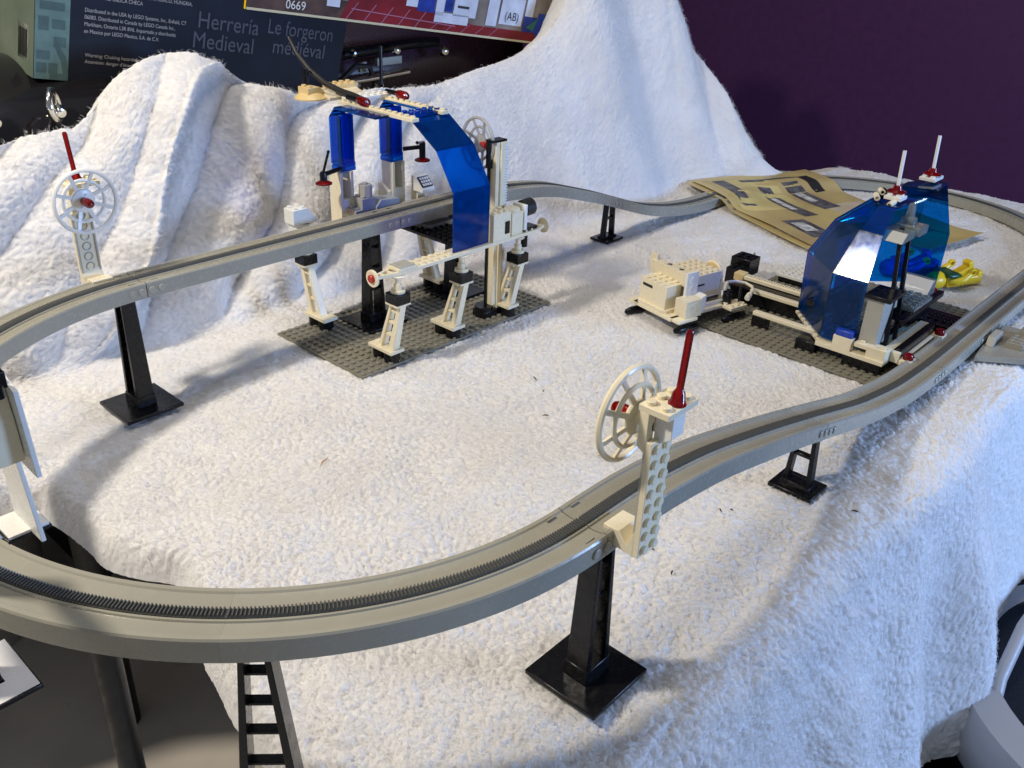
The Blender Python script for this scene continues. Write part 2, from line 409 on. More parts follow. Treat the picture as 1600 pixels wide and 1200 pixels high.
    cr = Nn.new('ShaderNodeValToRGB'); cr.color_ramp.elements[0].position = .3; cr.color_ramp.elements[0].color = (.76, .74, .72, 1)
    cr.color_ramp.elements[1].position = .7; cr.color_ramp.elements[1].color = (.86, .845, .83, 1)
    L.new(n2.outputs[0], cr.inputs[0]); L.new(cr.outputs[0], b_.inputs['Base Color'])
    b_.inputs['Roughness'].default_value = .95; b_.inputs['Specular IOR Level'].default_value = .1
    b_.inputs['Subsurface Weight'].default_value = .55; b_.inputs['Subsurface Radius'].default_value = (1, .95, .9); b_.inputs['Subsurface Scale'].default_value = .0018
    me.materials.append(m)
    o = bpy.data.objects.new('fleece_blanket', me); COL.objects.link(o)
    tag(o, 'white curly fleece blanket draped over the table and up the back', 'blanket')
    return o, P
BLANKET, BP = make_blanket()
_flat = BP.reshape(-1, 3)
def ground(x, y, r=4):
    rows = BP[NW0:NW0+NW1].reshape(-1, 3)
    d = np.hypot(rows[:, 0]-x, rows[:, 1]-y); m = d < r
    return float(rows[m, 2].max()) if m.any() else 0.0

# ------------------------------------------------------------------ monorail track
R = 219.5; TH = 14.0
NEAR = ([-10, 0, 48, 113, 197, 256, 291, 360, 440, 512, 560, 940], [97, 97, 97, 88.5, 69, 54, 44.5, 26, 11.5, 6, 5, 3])
FAR = ([-10, 352, 420, 485, 583, 608, 684, 750, 814, 864, 940], [97, 97, 94.5, 86, 57, 48, 22, 8, 1, 0, 0])
def smoothed(tab, x):
    xs = np.array(tab[0], float); ys = np.array(tab[1], float)
    k = np.linspace(-26, 26, 27); return float(np.mean(np.interp(x+k, xs, ys)))
CX2 = 940.
def near_pts(a, b, n): return [(x, -R, smoothed(NEAR, x)) for x in np.linspace(a, b, n)]
def far_pts(a, b, n): return [(x, R, smoothed(FAR, x)) for x in np.linspace(a, b, n)]
def arc_pts(cx, a0, a1, n, z=None):
    out = []
    for a in np.linspace(math.radians(a0), math.radians(a1), n):
        zz = 97 if z is None else z(a)
        out.append((cx+R*math.cos(a), R*math.sin(a), zz))
    return out
trk = thing('monorail_track', 'grey toy monorail track loop with a toothed rack down its middle', 'toy track', (0, 0, 0))
PROFILE = [(-16, 0), (-16, 11.2), (-15.3, 12.2), (-13.2, 12.2), (-12.4, 11.4), (-8, 10.6), (-4.6, 10.6), (-4.2, 11.5), (-3, 11.5), (-3, 10.2),
           (3, 10.2), (3, 11.5), (4.2, 11.5), (4.6, 10.6), (8, 10.6), (12.4, 11.4), (13.2, 12.2), (15.3, 12.2), (16, 11.2), (16, 0), (14, 0), (14, 9), (-14, 9), (-14, 0)]
def sweep(pts, prof):
    pts = [Vector(p) for p in pts]; mb = MB(); vs = []; k = len(prof); n = len(pts)
    for i, p in enumerate(pts):
        d = (pts[min(i+1, n-1)]-pts[max(i-1, 0)]).normalized()
        if i == 0: d = (d*3-(pts[2]-pts[1]).normalized()).normalized()
        if i == n-1: d = (d*3-(pts[n-2]-pts[n-3]).normalized()).normalized()
        side = Vector((-d.y, d.x, 0)).normalized(); up = d.cross(side)*-1
        if up.z < 0: up = -up
        vs += [p+side*s+up*h for s, h in prof]
    fs = [(i*k+j, i*k+(j+1) % k, (i+1)*k+(j+1) % k, (i+1)*k+j) for i in range(n-1) for j in range(k)]
    fs += [tuple(range(k)), tuple(range((n-1)*k, n*k))[::-1]]
    return mb.add(vs, fs)
def rack(pts):
    mb = MB(); P = [Vector(p) for p in pts]
    cum = [0]
    for a, b in zip(P, P[1:]): cum.append(cum[-1]+(b-a).length)
    nt_ = int(cum[-1]/1.7); cum = np.array(cum); A = np.array([tuple(p) for p in P])
    # bed
    mb.v, mb.f = sweep(pts, [(-2.8, 9.6), (-2.8, 12.0), (2.8, 12.0), (2.8, 9.6)]).v, None
    bed = sweep(pts, [(-2.8, 9.6), (-2.8, 12.0), (2.8, 12.0), (2.8, 9.6)]); mb = MB(); mb.v = bed.v; mb.f = bed.f
    for i in range(nt_):
        s = (i+.5)*1.7; p = Vector([np.interp(s, cum, A[:, k]) for k in range(3)]); q = Vector([np.interp(s+.5, cum, A[:, k]) for k in range(3)])
        d = (q-p).normalized(); side = Vector((-d.y, d.x, 0)).normalized(); up = Vector((0, 0, 1))
        b = p+up*11.9
        vs = [b-d*.62-side*2.6, b+d*.62-side*2.6, b+d*.62+side*2.6, b-d*.62+side*2.6]
        tp = [v+up*1.5+(d*.4 if k in (0, 3) else -d*.4) for k, v in enumerate(vs)]
        mb.add(vs+tp, [(4,5,6,7),(0,1,5,4),(1,2,6,5),(2,3,7,6),(3,0,4,7)])
    return mb
SECTIONS = [far_pts(0.4, 255.6, 12), far_pts(256.4, 351.6, 6), far_pts(352.4, 607.6, 40), far_pts(608.4, 863.6, 40), far_pts(864.4, 940, 5),
            arc_pts(0, 90.1, 134.995, 26), arc_pts(0, 135.005, 179.995, 26), arc_pts(0, 180.005, 224.995, 26), arc_pts(0, 225.005, 269.9, 26),
            near_pts(0.4, 255.6, 40), near_pts(256.4, 511.6, 40), near_pts(512.4, 767.6, 10), near_pts(768.4, 940, 8),
            arc_pts(CX2, -89.8, -.2, 40, lambda a: 3-3*(a+1.57)/3.14), arc_pts(CX2, .2, 89.8, 40, lambda a: 3-3*(a+1.57)/3.14)]
for sec in SECTIONS:
    o = sweep(sec, PROFILE).build('track_section', TRACK, trk, smooth=30)
    rack(sec).build('gear_rack', RACK, o, smooth=0)
def joint_bumps(x, y, z, ax=(0, 1), n=4, pitch=8, slope=0):
    for sgn in (-1, 1):
        mb = MB()
        for k in range(n):
            d = (k-(n-1)/2)*pitch
            mb.lathe([(2.9, 0), (2.9, .7), (2.4, 1.1)], (x+d*ax[1], y+sgn*15.9, z+5.6+d*slope), (0, sgn, 0), 12)
        mb.build('joint_bumps', TRACK, trk)
for x, y, z, sl in ((0, R, 97, 0), (256, R, 97, 0), (352, R, 97, 0), (612, R, 47, -.33), (4, -R, 97, 0), (260, -R, 53, -.27), (512, -R, 7, 0), (640, -R, 5, 0)):
    joint_bumps(x, y, z, slope=sl)
# small raised clips on top of the running surface at the joints
for x, y, z in ((0, -R, 97), (0, R, 97), (256, R, 97), (512, -R, 6), (256, -R, 50.5)):
    for sx in (-9, 9):
        for sy in (-12, 12): MB().box(x+sx-3, x+sx+3, y+sy-.4, y+sy+.4, z+11.0, z+12.4).build('joint_clip', TRACK, trk)

# ------------------------------------------------------------------ track supports
def tall_support(loc, rz, label, H=95.5, group='black tower supports under the grey track', base=24, sp=0):
    t = thing('track_support', label, 'track support', loc, rz, group); 
    o = (0, 0, 0)
    MB().box(-base, base, -base, base, 0, 3.0).build('base_plate', BLACK, t, o, bevel=.5)
    MB().hexa([(-10.5,-8.2,3),(10.5,-8.2,3),(10.5,8.2,3),(-10.5,8.2,3)], [(-10,-7.8,12),(10,-7.8,12),(10,7.8,12),(-10,7.8,12)]).build('foot_block', BLACK, t, o, bevel=.5)
    for s in (-1, 1):
        MB().hexa([(min(s*(9.6+sp), s*(6+sp*.8)), -7.2, 12), (max(s*(9.6+sp), s*(6+sp*.8)), -7.2, 12), (max(s*(9.6+sp), s*(6+sp*.8)), 7.2, 12), (min(s*(9.6+sp), s*(6+sp*.8)), 7.2, 12)],
                  [(min(s*6.4, s*3.8), -5.6, H), (max(s*6.4, s*3.8), -5.6, H), (max(s*6.4, s*3.8), 5.6, H), (min(s*6.4, s*3.8), 5.6, H)]).build('leg', BLACK, t, o, bevel=.4)
    for k, z in enumerate((34, 56, 76) if H < 110 else (62, 82, 100, 118)):
        w_ = 6.6-2.6*(z-12)/(H-12)+.3+sp*.8*(1-(z-12)/(H-12))
        MB().box(-w_, w_, -2.6, 2.6, z, z+1.7).build('rung', BLACK, t, o, bevel=.3)
    MB().box(-9, 9, -7, 7, H, H+1.4).build('top_plate', BLACK, t, o, bevel=.3)
    return t
ts = tall_support((-12, 232, 0), 0, 'tall black support standing on the fleece under the left end of the far track', 96)
ts.rotation_euler = (0, 0, math.pi/2)
ts.location = Vector((-11, R+2, 0))*S
KID = 'black tower supports under the grey track'
copy_thing(ts, (14, -R-2, 0), math.pi/2*0, 'tall black support with square base nearest the camera, below the leaning signal mast')
copy_thing(ts, (234, R+2, 1.6), 0, 'tall black support on the grey baseplate inside the station, left of the blue canopy')
copy_thing(ts, (346, R+2, 1.6), 0, 'tall black support seen through the blue canopy of the station')
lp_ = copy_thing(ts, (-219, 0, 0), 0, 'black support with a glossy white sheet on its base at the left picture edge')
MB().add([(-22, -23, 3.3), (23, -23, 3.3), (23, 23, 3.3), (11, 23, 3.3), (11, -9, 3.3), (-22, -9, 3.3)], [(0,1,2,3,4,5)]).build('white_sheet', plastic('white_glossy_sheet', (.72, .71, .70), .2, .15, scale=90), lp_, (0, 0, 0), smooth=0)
OFF = (0, 0, 0)
tall_support((-148, -162, -42), math.radians(-45), 'tall black ladder support left of the fleece hem, bottom left', 137, sp=7)
OFF = (0, 0, 0)
o = MB().rod((-190, -111, -300), (-190, -111, 98), 5.7, 20).build('support_pole', BLACKM, None, (-190, -111, -300)); o.location = (-.190, -.111, -.300)
tag(o, 'round black pole holding the near curve above the grey floor at lower left', 'pole')
def short_support(loc, rz, label, H):
    t = thing('short_track_support', label, 'track support', loc, rz, 'short black supports under the ramps'); o = (0, 0, 0)
    MB().box(-17, 17, -14, 14, 0, 3.2).build('base_plate', BLACK, t, o, bevel=.5)
    MB().hexa([(-12,-7,3.2),(12,-7,3.2),(12,7,3.2),(-12,7,3.2)], [(-11.2,-5.4,6),(11.2,-5.4,6),(11.2,5.4,6),(-11.2,5.4,6)]).build('foot_block', BLACK, t, o, bevel=.4)
    for s in (-1, 1):
        MB().hexa([(min(s*10.8, s*7), -3.6, 5.5), (max(s*10.8, s*7), -3.6, 5.5), (max(s*10.8, s*7), 3.6, 5.5), (min(s*10.8, s*7), 3.6, 5.5)],
                  [(min(s*7.8, s*4.8), -3.6, H), (max(s*7.8, s*4.8), -3.6, H), (max(s*7.8, s*4.8), 3.6, H), (min(s*7.8, s*4.8), 3.6, H)]).build('leg', BLACK, t, o, bevel=.4)
    MB().box(-7, 7, -2.4, 2.4, 27, 29.5).build('rung', BLACK, t, o, bevel=.4)
    MB().box(-13, 9, -10, 10, H-2, H+1.5).build('top_plate', TRACK, t, o, bevel=.4)
    return t
ss = short_support((270, -219, 0), math.pi/2, 'short black support beneath the near ramp by the table edge', 50)
copy_thing(ss, (621, 223, 0), 0, 'short black support under the far ramp right of the station')

# ------------------------------------------------------------------ signal masts with dish wheels
def dish_wheel(mb, c, ax, r=23.5, n=8, depth=5.0):
    c = Vector(c); ax = Vector(ax).normalized(); t_ = Vector((0, 0, 1)); a = ax.cross(t_).normalized(); b = a.cross(ax)
    mb.torus(c+ax*depth, ax, r-1.2, 1.5, 48, 8, 1.2)
    mb.torus(c+ax*(depth*.45), ax, 15.2, 1.3, 40, 6, 1.0)
    mb.lathe([(8.6, 0), (9.0, .8), (8.4, 2.2), (6.2, 2.9), (0.1, 2.9)], c, ax, 28)
    for k in range(n):
        an = 2*math.pi*(k+.5)/n; d = a*math.cos(an)+b*math.sin(an); e = -a*math.sin(an)+b*math.cos(an)
        p = c+d*8+ax*.6; q = c+d*(r-1.6)+ax*depth
        mb.hexa([p-e*1.4-ax*.5, p+e*1.4-ax*.5, q+e*1.2-ax*.6, q-e*1.2-ax*.6], [p-e*1.4+ax*.8, p+e*1.4+ax*.8, q+e*1.2+ax*.7, q-e*1.2+ax*.7])
    for k in range(4):
        an = 2*math.pi*(k+.25)/4; d = a*math.cos(an)+b*math.sin(an)
        mb.lathe([(.9, 0), (.9, .6)], c+d*5.2+ax*2.8, ax, 8)
    return mb
def antenna(mb, p, d, L=34, r=1.7):
    d = Vector(d).normalized(); p = Vector(p)
    mb.lathe([(4.2, 0), (4.2, .8), (3.4, 2.2), (2.9, 5.5), (2.0, 7.0), (r, 7.6), (r, L), (r*.75, L+.9), (.2, L+1.3)], p, d, 16)
    return mb
def signal_mast(name, label, x, s, lean, plate_dir):
    """s = -1 near side, +1 far side; written in world mm"""
    y0 = s*(R+16.2)                       # outer side wall of the track
    t = thing(name, label, 'signal mast', (x, y0, 97)); 
    ym = y0+s*11                            # inner face of the upright plate
    def Y(a, b): return (min(a, b), max(a, b))
    ya, yb = Y(ym, ym+s*3.2)
    # wedge bracket from the track wall out to the foot of the mast
    y2 = ym
    mb = MB(); mb.prism([(y0-s*7, 101), (y0-s*7, 110.2), (y0+s*2, 110.2), (y0+s*7, 104.5), (y2, 115), (y2, 100)], 'x', x-7.9, x+7.9); mb.build('wedge_bracket', WHITE, t, bevel=.3)
    mb = MB(); mb.box(x-8, x+8, ya, yb, 100, 164)
    for i in range(2):
        for j in range(8): mb.lathe([(2.4, 0), (2.4, 1.5), (2.1, 1.8)], (x-4+8*i, ym+s*3.2, 104+8*j), (0, s, 0), 14)
    mb.build('upright_plate', WHITE, t, bevel=.25)
    mb = MB()
    for j in range(7): mb.torus((x, ym-s*.1, 108+8*j), (0, 1, 0), 3.0, .55, 18, 6)
    mb.box(x-7.6, x-6.4, *Y(ym-s*1.2, ym), 101, 163); mb.box(x+6.4, x+7.6, *Y(ym-s*1.2, ym), 101, 163)
    mb.build('hollow_tubes', LGREY, t)
    MB().prism([(ym-s*5, 160), (ym-s*.2, 157), (ym-s*.2, 178), (ym-s*5, 178)], 'x', x-7.8, x-2.5).build('upper_bracket', WHITE, t, bevel=.3)
    MB().prism([(ym+s*3.4, 162), (ym+s*9, 166), (ym+s*9, 178), (ym-s*.1, 178), (ym-s*.1, 164.2)], 'x', x-2, x+7.8).build('angle_brick', WHITE2, t, bevel=.3)
    ta, tb = Y(ym-s*6, ym+s*10); mb = MB()
    mb.box(x-7.9, x+15.9, ta, tb, 178, 181.2); mb.studs(x-8, ta, 3, 2, 181.2, skip=lambda i, j: i == 1 and ((j == 0) == (s < 0)))
    mb.build('top_plate', WHITE, t, bevel=.25)
    antenna(MB(), (x+4, (ta+4 if s < 0 else tb-4), 181.2), lean, 34).build('red_antenna', RED, t)
    c = (x-1, ym-s*10, 170)
    dish_wheel(MB(), c, (0, -s, 0), 24).build('dish_wheel', WHITE if s < 0 else WHITE2, t)
    MB().rod((c[0], ym-s*.2, c[2]), c, 3.2, 14).build('dish_axle', WHITE, t)
    MB().lathe([(3.0, 0), (3.4, 5), (3.4, 9), (2.6, 11), (.3, 12)], (c[0], c[1]-s*2.6, c[2]), (0, -s, 0), 16).build('red_cone', RED, t)
    return t
signal_mast('signal_mast', 'cream signal mast with wheel dish and red antenna clipped to the near curve', 13, -1, (.08, 0.0, 1), 1)
# far mast is a little taller
mast_off = signal_mast('signal_mast', 'signal mast with round spoked dish clipped behind the far curve at left', -21, 1, (-.06, .02, 1), 1)

# ------------------------------------------------------------------ station on the left baseplate
def base_plate(mb, x0, y0, nx, ny, n=8):
    mb.box(x0, x0+8*nx, y0, y0+8*ny, 0, 1.5); mb.studs(x0, y0, nx, ny, 1.5, n, 1.7); return mb
st = thing('monorail_station', 'toy monorail station with blue canopy and white legs on a grey baseplate', 'toy station', (276, 198, 0))
base_plate(MB(), 148, 134, 32, 16).build('baseplate', BASEG, st, smooth=30)
def station_leg(x, y0, s, hidden=False):
    """x: left side of the 2-wide base; y0: inner end of the 4-long base; s: outward direction in y; returns root part"""
    ya, yb = sorted((y0, y0+s*32))
    mb = MB(); mb.box(x, x+16, ya, yb, 11.3, 14.5)
    p = mb.build('leg', WHITE, st, bevel=.25)
    for yy in (y0+s*2, y0+s*17):
        c0, c1 = sorted((yy, yy+s*13)); 
        MB().cyl((x+8, (c0+c1)/2, 1.5), (0, 0, 1), 7.4, 9.7, 18, .4).build('round_foot', BLACK, p, bevel=0)
    # inclined frame lying in the y-z plane
    b0, b1 = y0+s*10, y0+s*30; t0, t1 = y0+s*27, y0+s*41
    zs = [14.5, 60.5]
    def lerp(a, b, t): return a+(b-a)*t
    mb = MB()
    for (ba, bb, tA, tB) in ((b0, b0+s*4.2, t0, t0+s*2.6), (b1-s*6.5, b1, t1-s*4.8, t1)):
        ya0, yb0 = sorted((ba, bb)); ya1, yb1 = sorted((tA, tB))
        mb.hexa([(x+4, ya0, zs[0]), (x+12, ya0, zs[0]), (x+12, yb0, zs[0]), (x+4, yb0, zs[0])], [(x+4.6, ya1, zs[1]), (x+11.4, ya1, zs[1]), (x+11.4, yb1, zs[1]), (x+4.6, yb1, zs[1])])
    for tt in (.3, .58, .84):
        z = lerp(zs[0], zs[1], tt); a = lerp(b0, t0, tt)+s*2; b = lerp(b1, t1, tt)-s*3; ya0, yb0 = sorted((a, b))
        mb.box(x+5.6, x+10.4, ya0, yb0, z-1.3, z+1.3)
    mb.build('inclined_frame', WHITE, p, bevel=.4)
    ca, cb = sorted((y0+s*26, y0+s*42))
    MB().box(x, x+16, ca, cb, 60.5, 62.2).build('cap_plate', WHITE, p, bevel=.2)
    MB().box(x+.2, x+15.8, ca+.2, cb-.2, 62.2, 71.6).build('black_brick', BLACK, p, bevel=.5)
    yc = (ca+cb)/2
    mb = MB(); mb.cyl((x+8, yc, 71.6), (0, 0, 1), 6.6, 2.6, 20)
    mb.lathe([(3.6, 0), (3.6, 5.5), (2.6, 6), (2.6, 11.2)], (x+8, yc, 74.2), (0, 0, 1), 16)
    mb.build('round_stem', WHITE, p)
    MB().lathe([(2.2, 0), (5.0, 1.0), (6.2, 2.4)], (x+8, yc, 84.6), (0, 0, 1), 18).build('support_dish', WHITE2, p)
    return p
for x in (181, 259, 337): station_leg(x, 166, -1)
for x in (181, 333): station_leg(x, 231, 1)
def beam(y0, label=None):
    mb = MB(); z = 87.4; yc = y0+8
    mb.box(192, 372, y0, y0+16, z, z+3.2)
    mb.studs(208, y0, 6, 2, z+3.2); mb.studs(352, y0, 2, 2, z+3.2)
    b = mb.build('long_beam', WHITE, st, bevel=.25, label=label)
    for s, xe, xt in ((-1, 192, 168), (1, 372, 386)):
        mb = MB(); 
        for yy0, yy1 in ((-8, -5), (5, 8)):
            f = .3
            p0 = [(xe, yc+yy0, z), (xe, yc+yy1, z), (xt, yc+yy1*f, z), (xt, yc+yy0*f, z)]
            mb.hexa(p0 if s > 0 else p0[::-1], [(a, b_, c+3.2) for a, b_, c in (p0 if s > 0 else p0[::-1])])
        for k in (.3, .65):
            xx = xe+(xt-xe)*k; hw = 7*(1-k)+2.3*k; mb.box(xx-1, xx+1, yc-hw, yc+hw, z+.3, z+2.9)
        mb.box(min(xt, xt-s*4), max(xt, xt-s*4), yc-3, yc+3, z, z+3.2)
        mb.build('beam_nose', WHITE, b, bevel=.2)
        mb = MB(); mb.lathe([(3.5, 0), (7.6, 1.6), (7.6, 3.4), (6.4, 3.7), (5.0, 3.0), (4.2, 3.0), (.1, 3.0)], (xt, yc, z+1.6), (s, 0, 0), 24)
        mb.build('end_disc', WHITE, b)
        MB().lathe([(3.6, 2.9), (3.6, 5.0), (3.0, 5.6), (.1, 5.6)], (xt, yc, z+1.6), (s, 0, 0), 16).build('end_cap', REDO if s < 0 else TAN, b)
    return b
fb = beam(129); bb = beam(256)
MB().box(190.3, 207.7, 129.5, 144.5, 90.7, 94).build('grey_tile', LGREY, st, bevel=.3)
MB().box(188, 208, 129, 145, 90.6, 93).build('cream_plate', WHITE, st, bevel=.2)
MB().prism([(176, 104), (176, 92), (182, 91), (190, 91), (190, 104)], 'y', 257, 271).build('slope_foot', WHITE2, st, bevel=.3)
mb = MB(); mb.prism([(173, 118), (173, 104), (191, 102), (200, 104), (189, 118)], 'y', 257, 272); mb.studs(173, 256.5, 2, 2, 118); mb.build('slope_brick', WHITE2, st, bevel=.3)

# blue canopy : folded sheet over the track
def sheet(mb, prof, x0, x1, th):
    n = len(prof); out = []
    for i, (y, z) in enumerate(prof):
        a = Vector(prof[max(i-1, 0)]); b = Vector(prof[min(i+1, n-1)]); d = (b-a).normalized(); nn = Vector((-d.y, d.x)); out.append((y-nn.x*th, z-nn.y*th))
    vs = []
    for (y, z), (yi, zi) in zip(prof, out): vs += [(x0, y, z), (x1, y, z), (x1, yi, zi), (x0, yi, zi)]
    fs = []
    for i in range(n-1):
        a = i*4; b = a+4
        fs += [(a, a+1, b+1, b), (a+1, a+2, b+2, b+1), (a+2, a+3, b+3, b+2), (a+3, a, b, b+3)]
    fs += [(0, 1, 2, 3), (n*4-1, n*4-2, n*4-3, n*4-4)]
    return mb.add(vs, fs)
PROF = [(134.6, 90.8), (134.6, 146), (156, 179), (188.5, 200), (206, 201.5)]
for a, b in ((0, 3), (2, 5)):
    pr = PROF[a:b]
    sheet(MB(), pr, 257.5, 304, -1.4).build('canopy_panel', BLUE, st, smooth=0)
# back columns, blue above white
for x in (231, 291):
    prof = [(270, 148), (270, 194), (264, 201.5), (205, 201.5)]
    mb = MB(); mb.box(x, x+15.6, 256, 271, 149.2, 152.4); sheet(mb, [(271, 150), (271, 193), (264, 201.5), (206, 201.5)], x, x+15.6, 2.2)
    mb.box(x+1.5, x+14.1, 256.2, 257.6, 152.6, 198); mb.box(x, x+1.4, 257, 270.5, 152.6, 196); mb.box(x+14.2, x+15.6, 257, 270.5, 152.6, 196)
    mb.build('blue_column', BLUE, st, smooth=0)
    mb = MB(); mb.box(x-1, x+15.4, 255.5, 271.5, 144.6, 149); mb.build('column_collar', BLUE, st, bevel=.3)
    xx = x-5 if x < 250 else x
    mb = MB(); mb.box(xx, xx+3, 254, 271, 90.8, 144.5); mb.box(xx+12.6, xx+15.8, 254, 271, 90.8, 144.5); mb.box(xx+3, xx+12.6, 266, 271, 90.8, 144.5); mb.box(xx+3, xx+12.6, 254.2, 266, 90.8, 118)
    mb.build('white_column', WHITE, st, bevel=.3)
mb = MB(); mb.prism([(256, 96), (256, 116), (266, 122), (272, 122), (272, 92)], 'x', 286, 290.7); mb.build('column_brace', WHITE, st, bevel=.3)
# roof
for x, y0, n in ((247, 175, 13), (291.6, 184, 11)):
    MB().brick(x, y0, 1, n, 202, 3.2).build('roof_strip', WHITE, st, bevel=.2)
mb = MB(); mb.box(257, 304, 190, 206, 202, 204.6); mb.studs(258, 190, 5, 2, 204.6, h=2.2); mb.build('blue_roof_plate', BLUE, st, smooth=38)
MB().brick(252, 264, 6, 2, 205.4, 3.2).build('roof_plate', WHITE2, st, bevel=.2)
mb = MB(); mb.hexa([(240, 282, 205), (282, 282, 205), (300, 318, 205), (262, 330, 205)], [(240, 282, 208), (282, 282, 208), (300, 318, 208), (262, 330, 208)]); mb.build('roof_wing', WHITE, st, bevel=.2)
mb = MB(); mb.box(268, 300, 314, 330, 208, 211.4); mb.studs(268, 314, 4, 2, 211.4); mb.build('tan_roof_plate', TAN, st, bevel=.2)
mb = MB(); mb.lathe([(15.5, 0), (15.5, 1.2), (12, 4.5), (7, 6.4), (3, 7)], (240, 312, 203), (0, 0, 1), 32); mb.build('tan_dish', TAN, st)
mb = MB(); mb.prism([(232, 208), (252, 208), (246, 214), (232, 214)], 'y', 304, 320); mb.studs(232, 304, 1, 2, 214); mb.build('tan_slope', TAN, st, bevel=.2)
MB().cyl((240, 318, 214), (0, 0, 1), 3, 16, 12).build('black_stem', BLACK, st)
MB().tube([(251, 246, 210), (252, 262, 211.5), (252, 282, 213), (250, 303, 218), (248, 322, 227), (246, 338, 240), (246, 350, 254)], [3, 3.2, 3, 2.8, 2.6, 2.2, 1.6]).build('curved_hose', BLACKM, st)
MB().box(253, 259, 276, 290, 209, 213).build('black_clip', BLACK, st, bevel=.4)
MB().rod((318, 300, 210), (320, 302, 246), 1.8, 10).build('black_antenna', BLACK, st)
for (x, y) in ((249, 243), (299, 246)):
    MB().lathe([(2.2, 0), (3.2, 1), (4.2, 5), (4.2, 13), (3.2, 15), (.5, 16)], (x, y+9, 210), (.0, -1, -.08), 18).build('red_lamp_cone', RED, st)
    MB().rod((x, y+24, 210), (x, y+8, 210), 2.4, 12).build('lamp_holder', BLACK, st)
# control lamps with lever on the blue columns
for (x, y, z, lx) in ((204, 250, 148, .25), (318, 240, 150, -1)):
    mb = MB()
    if lx > 0:
        mb.rod((x, y, z), (x+26, y+8, z), 2.2, 10); mb.lathe([(3.4, 0), (3.4, 8), (2.6, 10)], (x, y, z-7), (0, 0, 1), 14); mb.rod((x, y, z+2), (x+7, y, z+20), 1.2, 8); mb.lathe([(.4, -1.8), (1.8, 0), (.4, 1.8)], (x+7, y, z+20), (0, 0, 1), 10)
    else:
        mb.rod((x, y, z+9), (x-18, y+8, z+8), 2.2, 10); mb.lathe([(3.2, 0), (3.2, 14), (2.6, 16)], (x, y, z-2), (0, 0, 1), 14); mb.rod((x, y, z+13), (x-16, y-10, z+17), 1.2, 8); mb.lathe([(.4, -1.8), (1.8, 0), (.4, 1.8)], (x-16, y-10, z+17), (0, 0, 1), 10)
    lv = mb.build('lever_arm', BLACK, st)
    MB().lathe([(3, 0), (7.8, -2.2), (7.8, -3.4), (.1, -3.6)], (x, y, z-5 if lx > 0 else z-1.5), (0, 0, 1), 20).build('red_dish', RED, lv)
# tall mast at the right front
mb = MB(); mb.box(331, 346, 151.5, 153.5, 9, 177); mb.box(331, 334, 153.5, 161, 9, 177); mb.box(343, 346, 153.5, 161, 9, 177)
mb.prism([(336, 9), (341, 9), (341, 177), (336, 177)], 'y', 149.5, 151.5)
tw = mb.build('rack_mast', WHITE, st, bevel=.25)
mb = MB()
for k in range(62): mb.box(341.6, 346.8, 150.6, 152.0, 11+2.65*k, 12.5+2.65*k)
mb.build('rack_teeth', WHITE2, tw, kind='stuff')
MB().box(328.5, 330.8, 158.5, 161, 9, 177).build('black_guide', BLACK, st, bevel=.3)
mb = MB(); mb.box(327, 345, 151, 162, 177, 179); mb.box(326.5, 331, 156, 161, 152, 177); mb.build('mast_head', BLACK, st, bevel=.3)
mb = MB(); mb.cyl((326, 158, 1.5), (0, 0, 1), 9.8, 11, 20, .5); mb.box(318, 342, 148, 166, 1.5, 9); mb.build('mast_foot', BLACK, st, bevel=.5)
dish_wheel(MB(), (338, 178, 171), (-.98, .12, .05), 25).build('dish_wheel', CLEARW, st)
MB().rod((333, 166, 171), (339, 178, 171), 3.4, 12).build('dish_axle', REDO, st)
# machinery on the beam right of the canopy
mb = MB(); mb.brick(306, 129, 3, 2, 90.6, 26.5); mb.build('white_block', WHITE, st, bevel=.3)
MB().box(322, 328, 128.4, 129.2, 96, 108).build('block_slot', BLACK, st)
mb = MB(); mb.brick(334, 131, 2, 2, 90.6, 22, False); mb.lathe([(8, 0), (8, 3), (6, 4)], (342, 139, 112.5), (0, 0, 1), 20); mb.build('white_cylinder_block', WHITE, st, bevel=.5)
MB().box(351, 355, 130, 146, 93, 118).build('white_panel', WHITE2, st, bevel=.5)
MB().lathe([(5, 0), (8.5, 1), (8.5, 13), (6, 14.5)], (355, 138, 112), (1, 0, .05), 18).build('black_barrel', BLACKM, st)
MB().box(353, 372, 131, 143, 91, 94).build('black_plate', BLACK, st, bevel=.3)
mb = MB(); mb.lathe([(4, 0), (4, 12), (2.5, 12.5)], (360, 138, 73), (0, 0, 1), 14); mb.build('black_clip', BLACK, st)
# black side platform below the track with grey slopes
mb = MB(); mb.box(286, 326, 166, 246, 82, 85.2); mb.studs(286, 166, 5, 10, 85.2); mb.build('black_platform', BLACK, st, bevel=.25)
MB().prism([(246, 85), (218, 85), (218, 92), (226, 92), (226, 106), (246, 106)], 'x', 295, 333).build('grey_step', LGREY, st, bevel=.4)
mb = MB(); mb.box(297, 333, 209, 218, 85.3, 90); mb.build('grey_ledge', LGREY, st, bevel=.3)
# grey machinery behind the track
mb = MB(); mb.brick(232, 240, 1, 2, 96, 14); mb.brick(240, 240, 2, 2, 96, 24); mb.build('grey_bricks', LGREY, st, bevel=.3)
mb = MB(); mb.cyl((250, 247, 120), (0, 0, 1), 6.5, 12, 8, .5); mb.studs(246, 243, 1, 1, 132); mb.build('grey_turret', LGREY, st, bevel=.3)
MB().prism([(256, 100), (285, 100), (285, 114), (262, 116), (256, 110)], 'y', 238, 254).build('grey_slope', plastic('blue_grey_plastic', (.30, .33, .38), .35), st, bevel=.4)
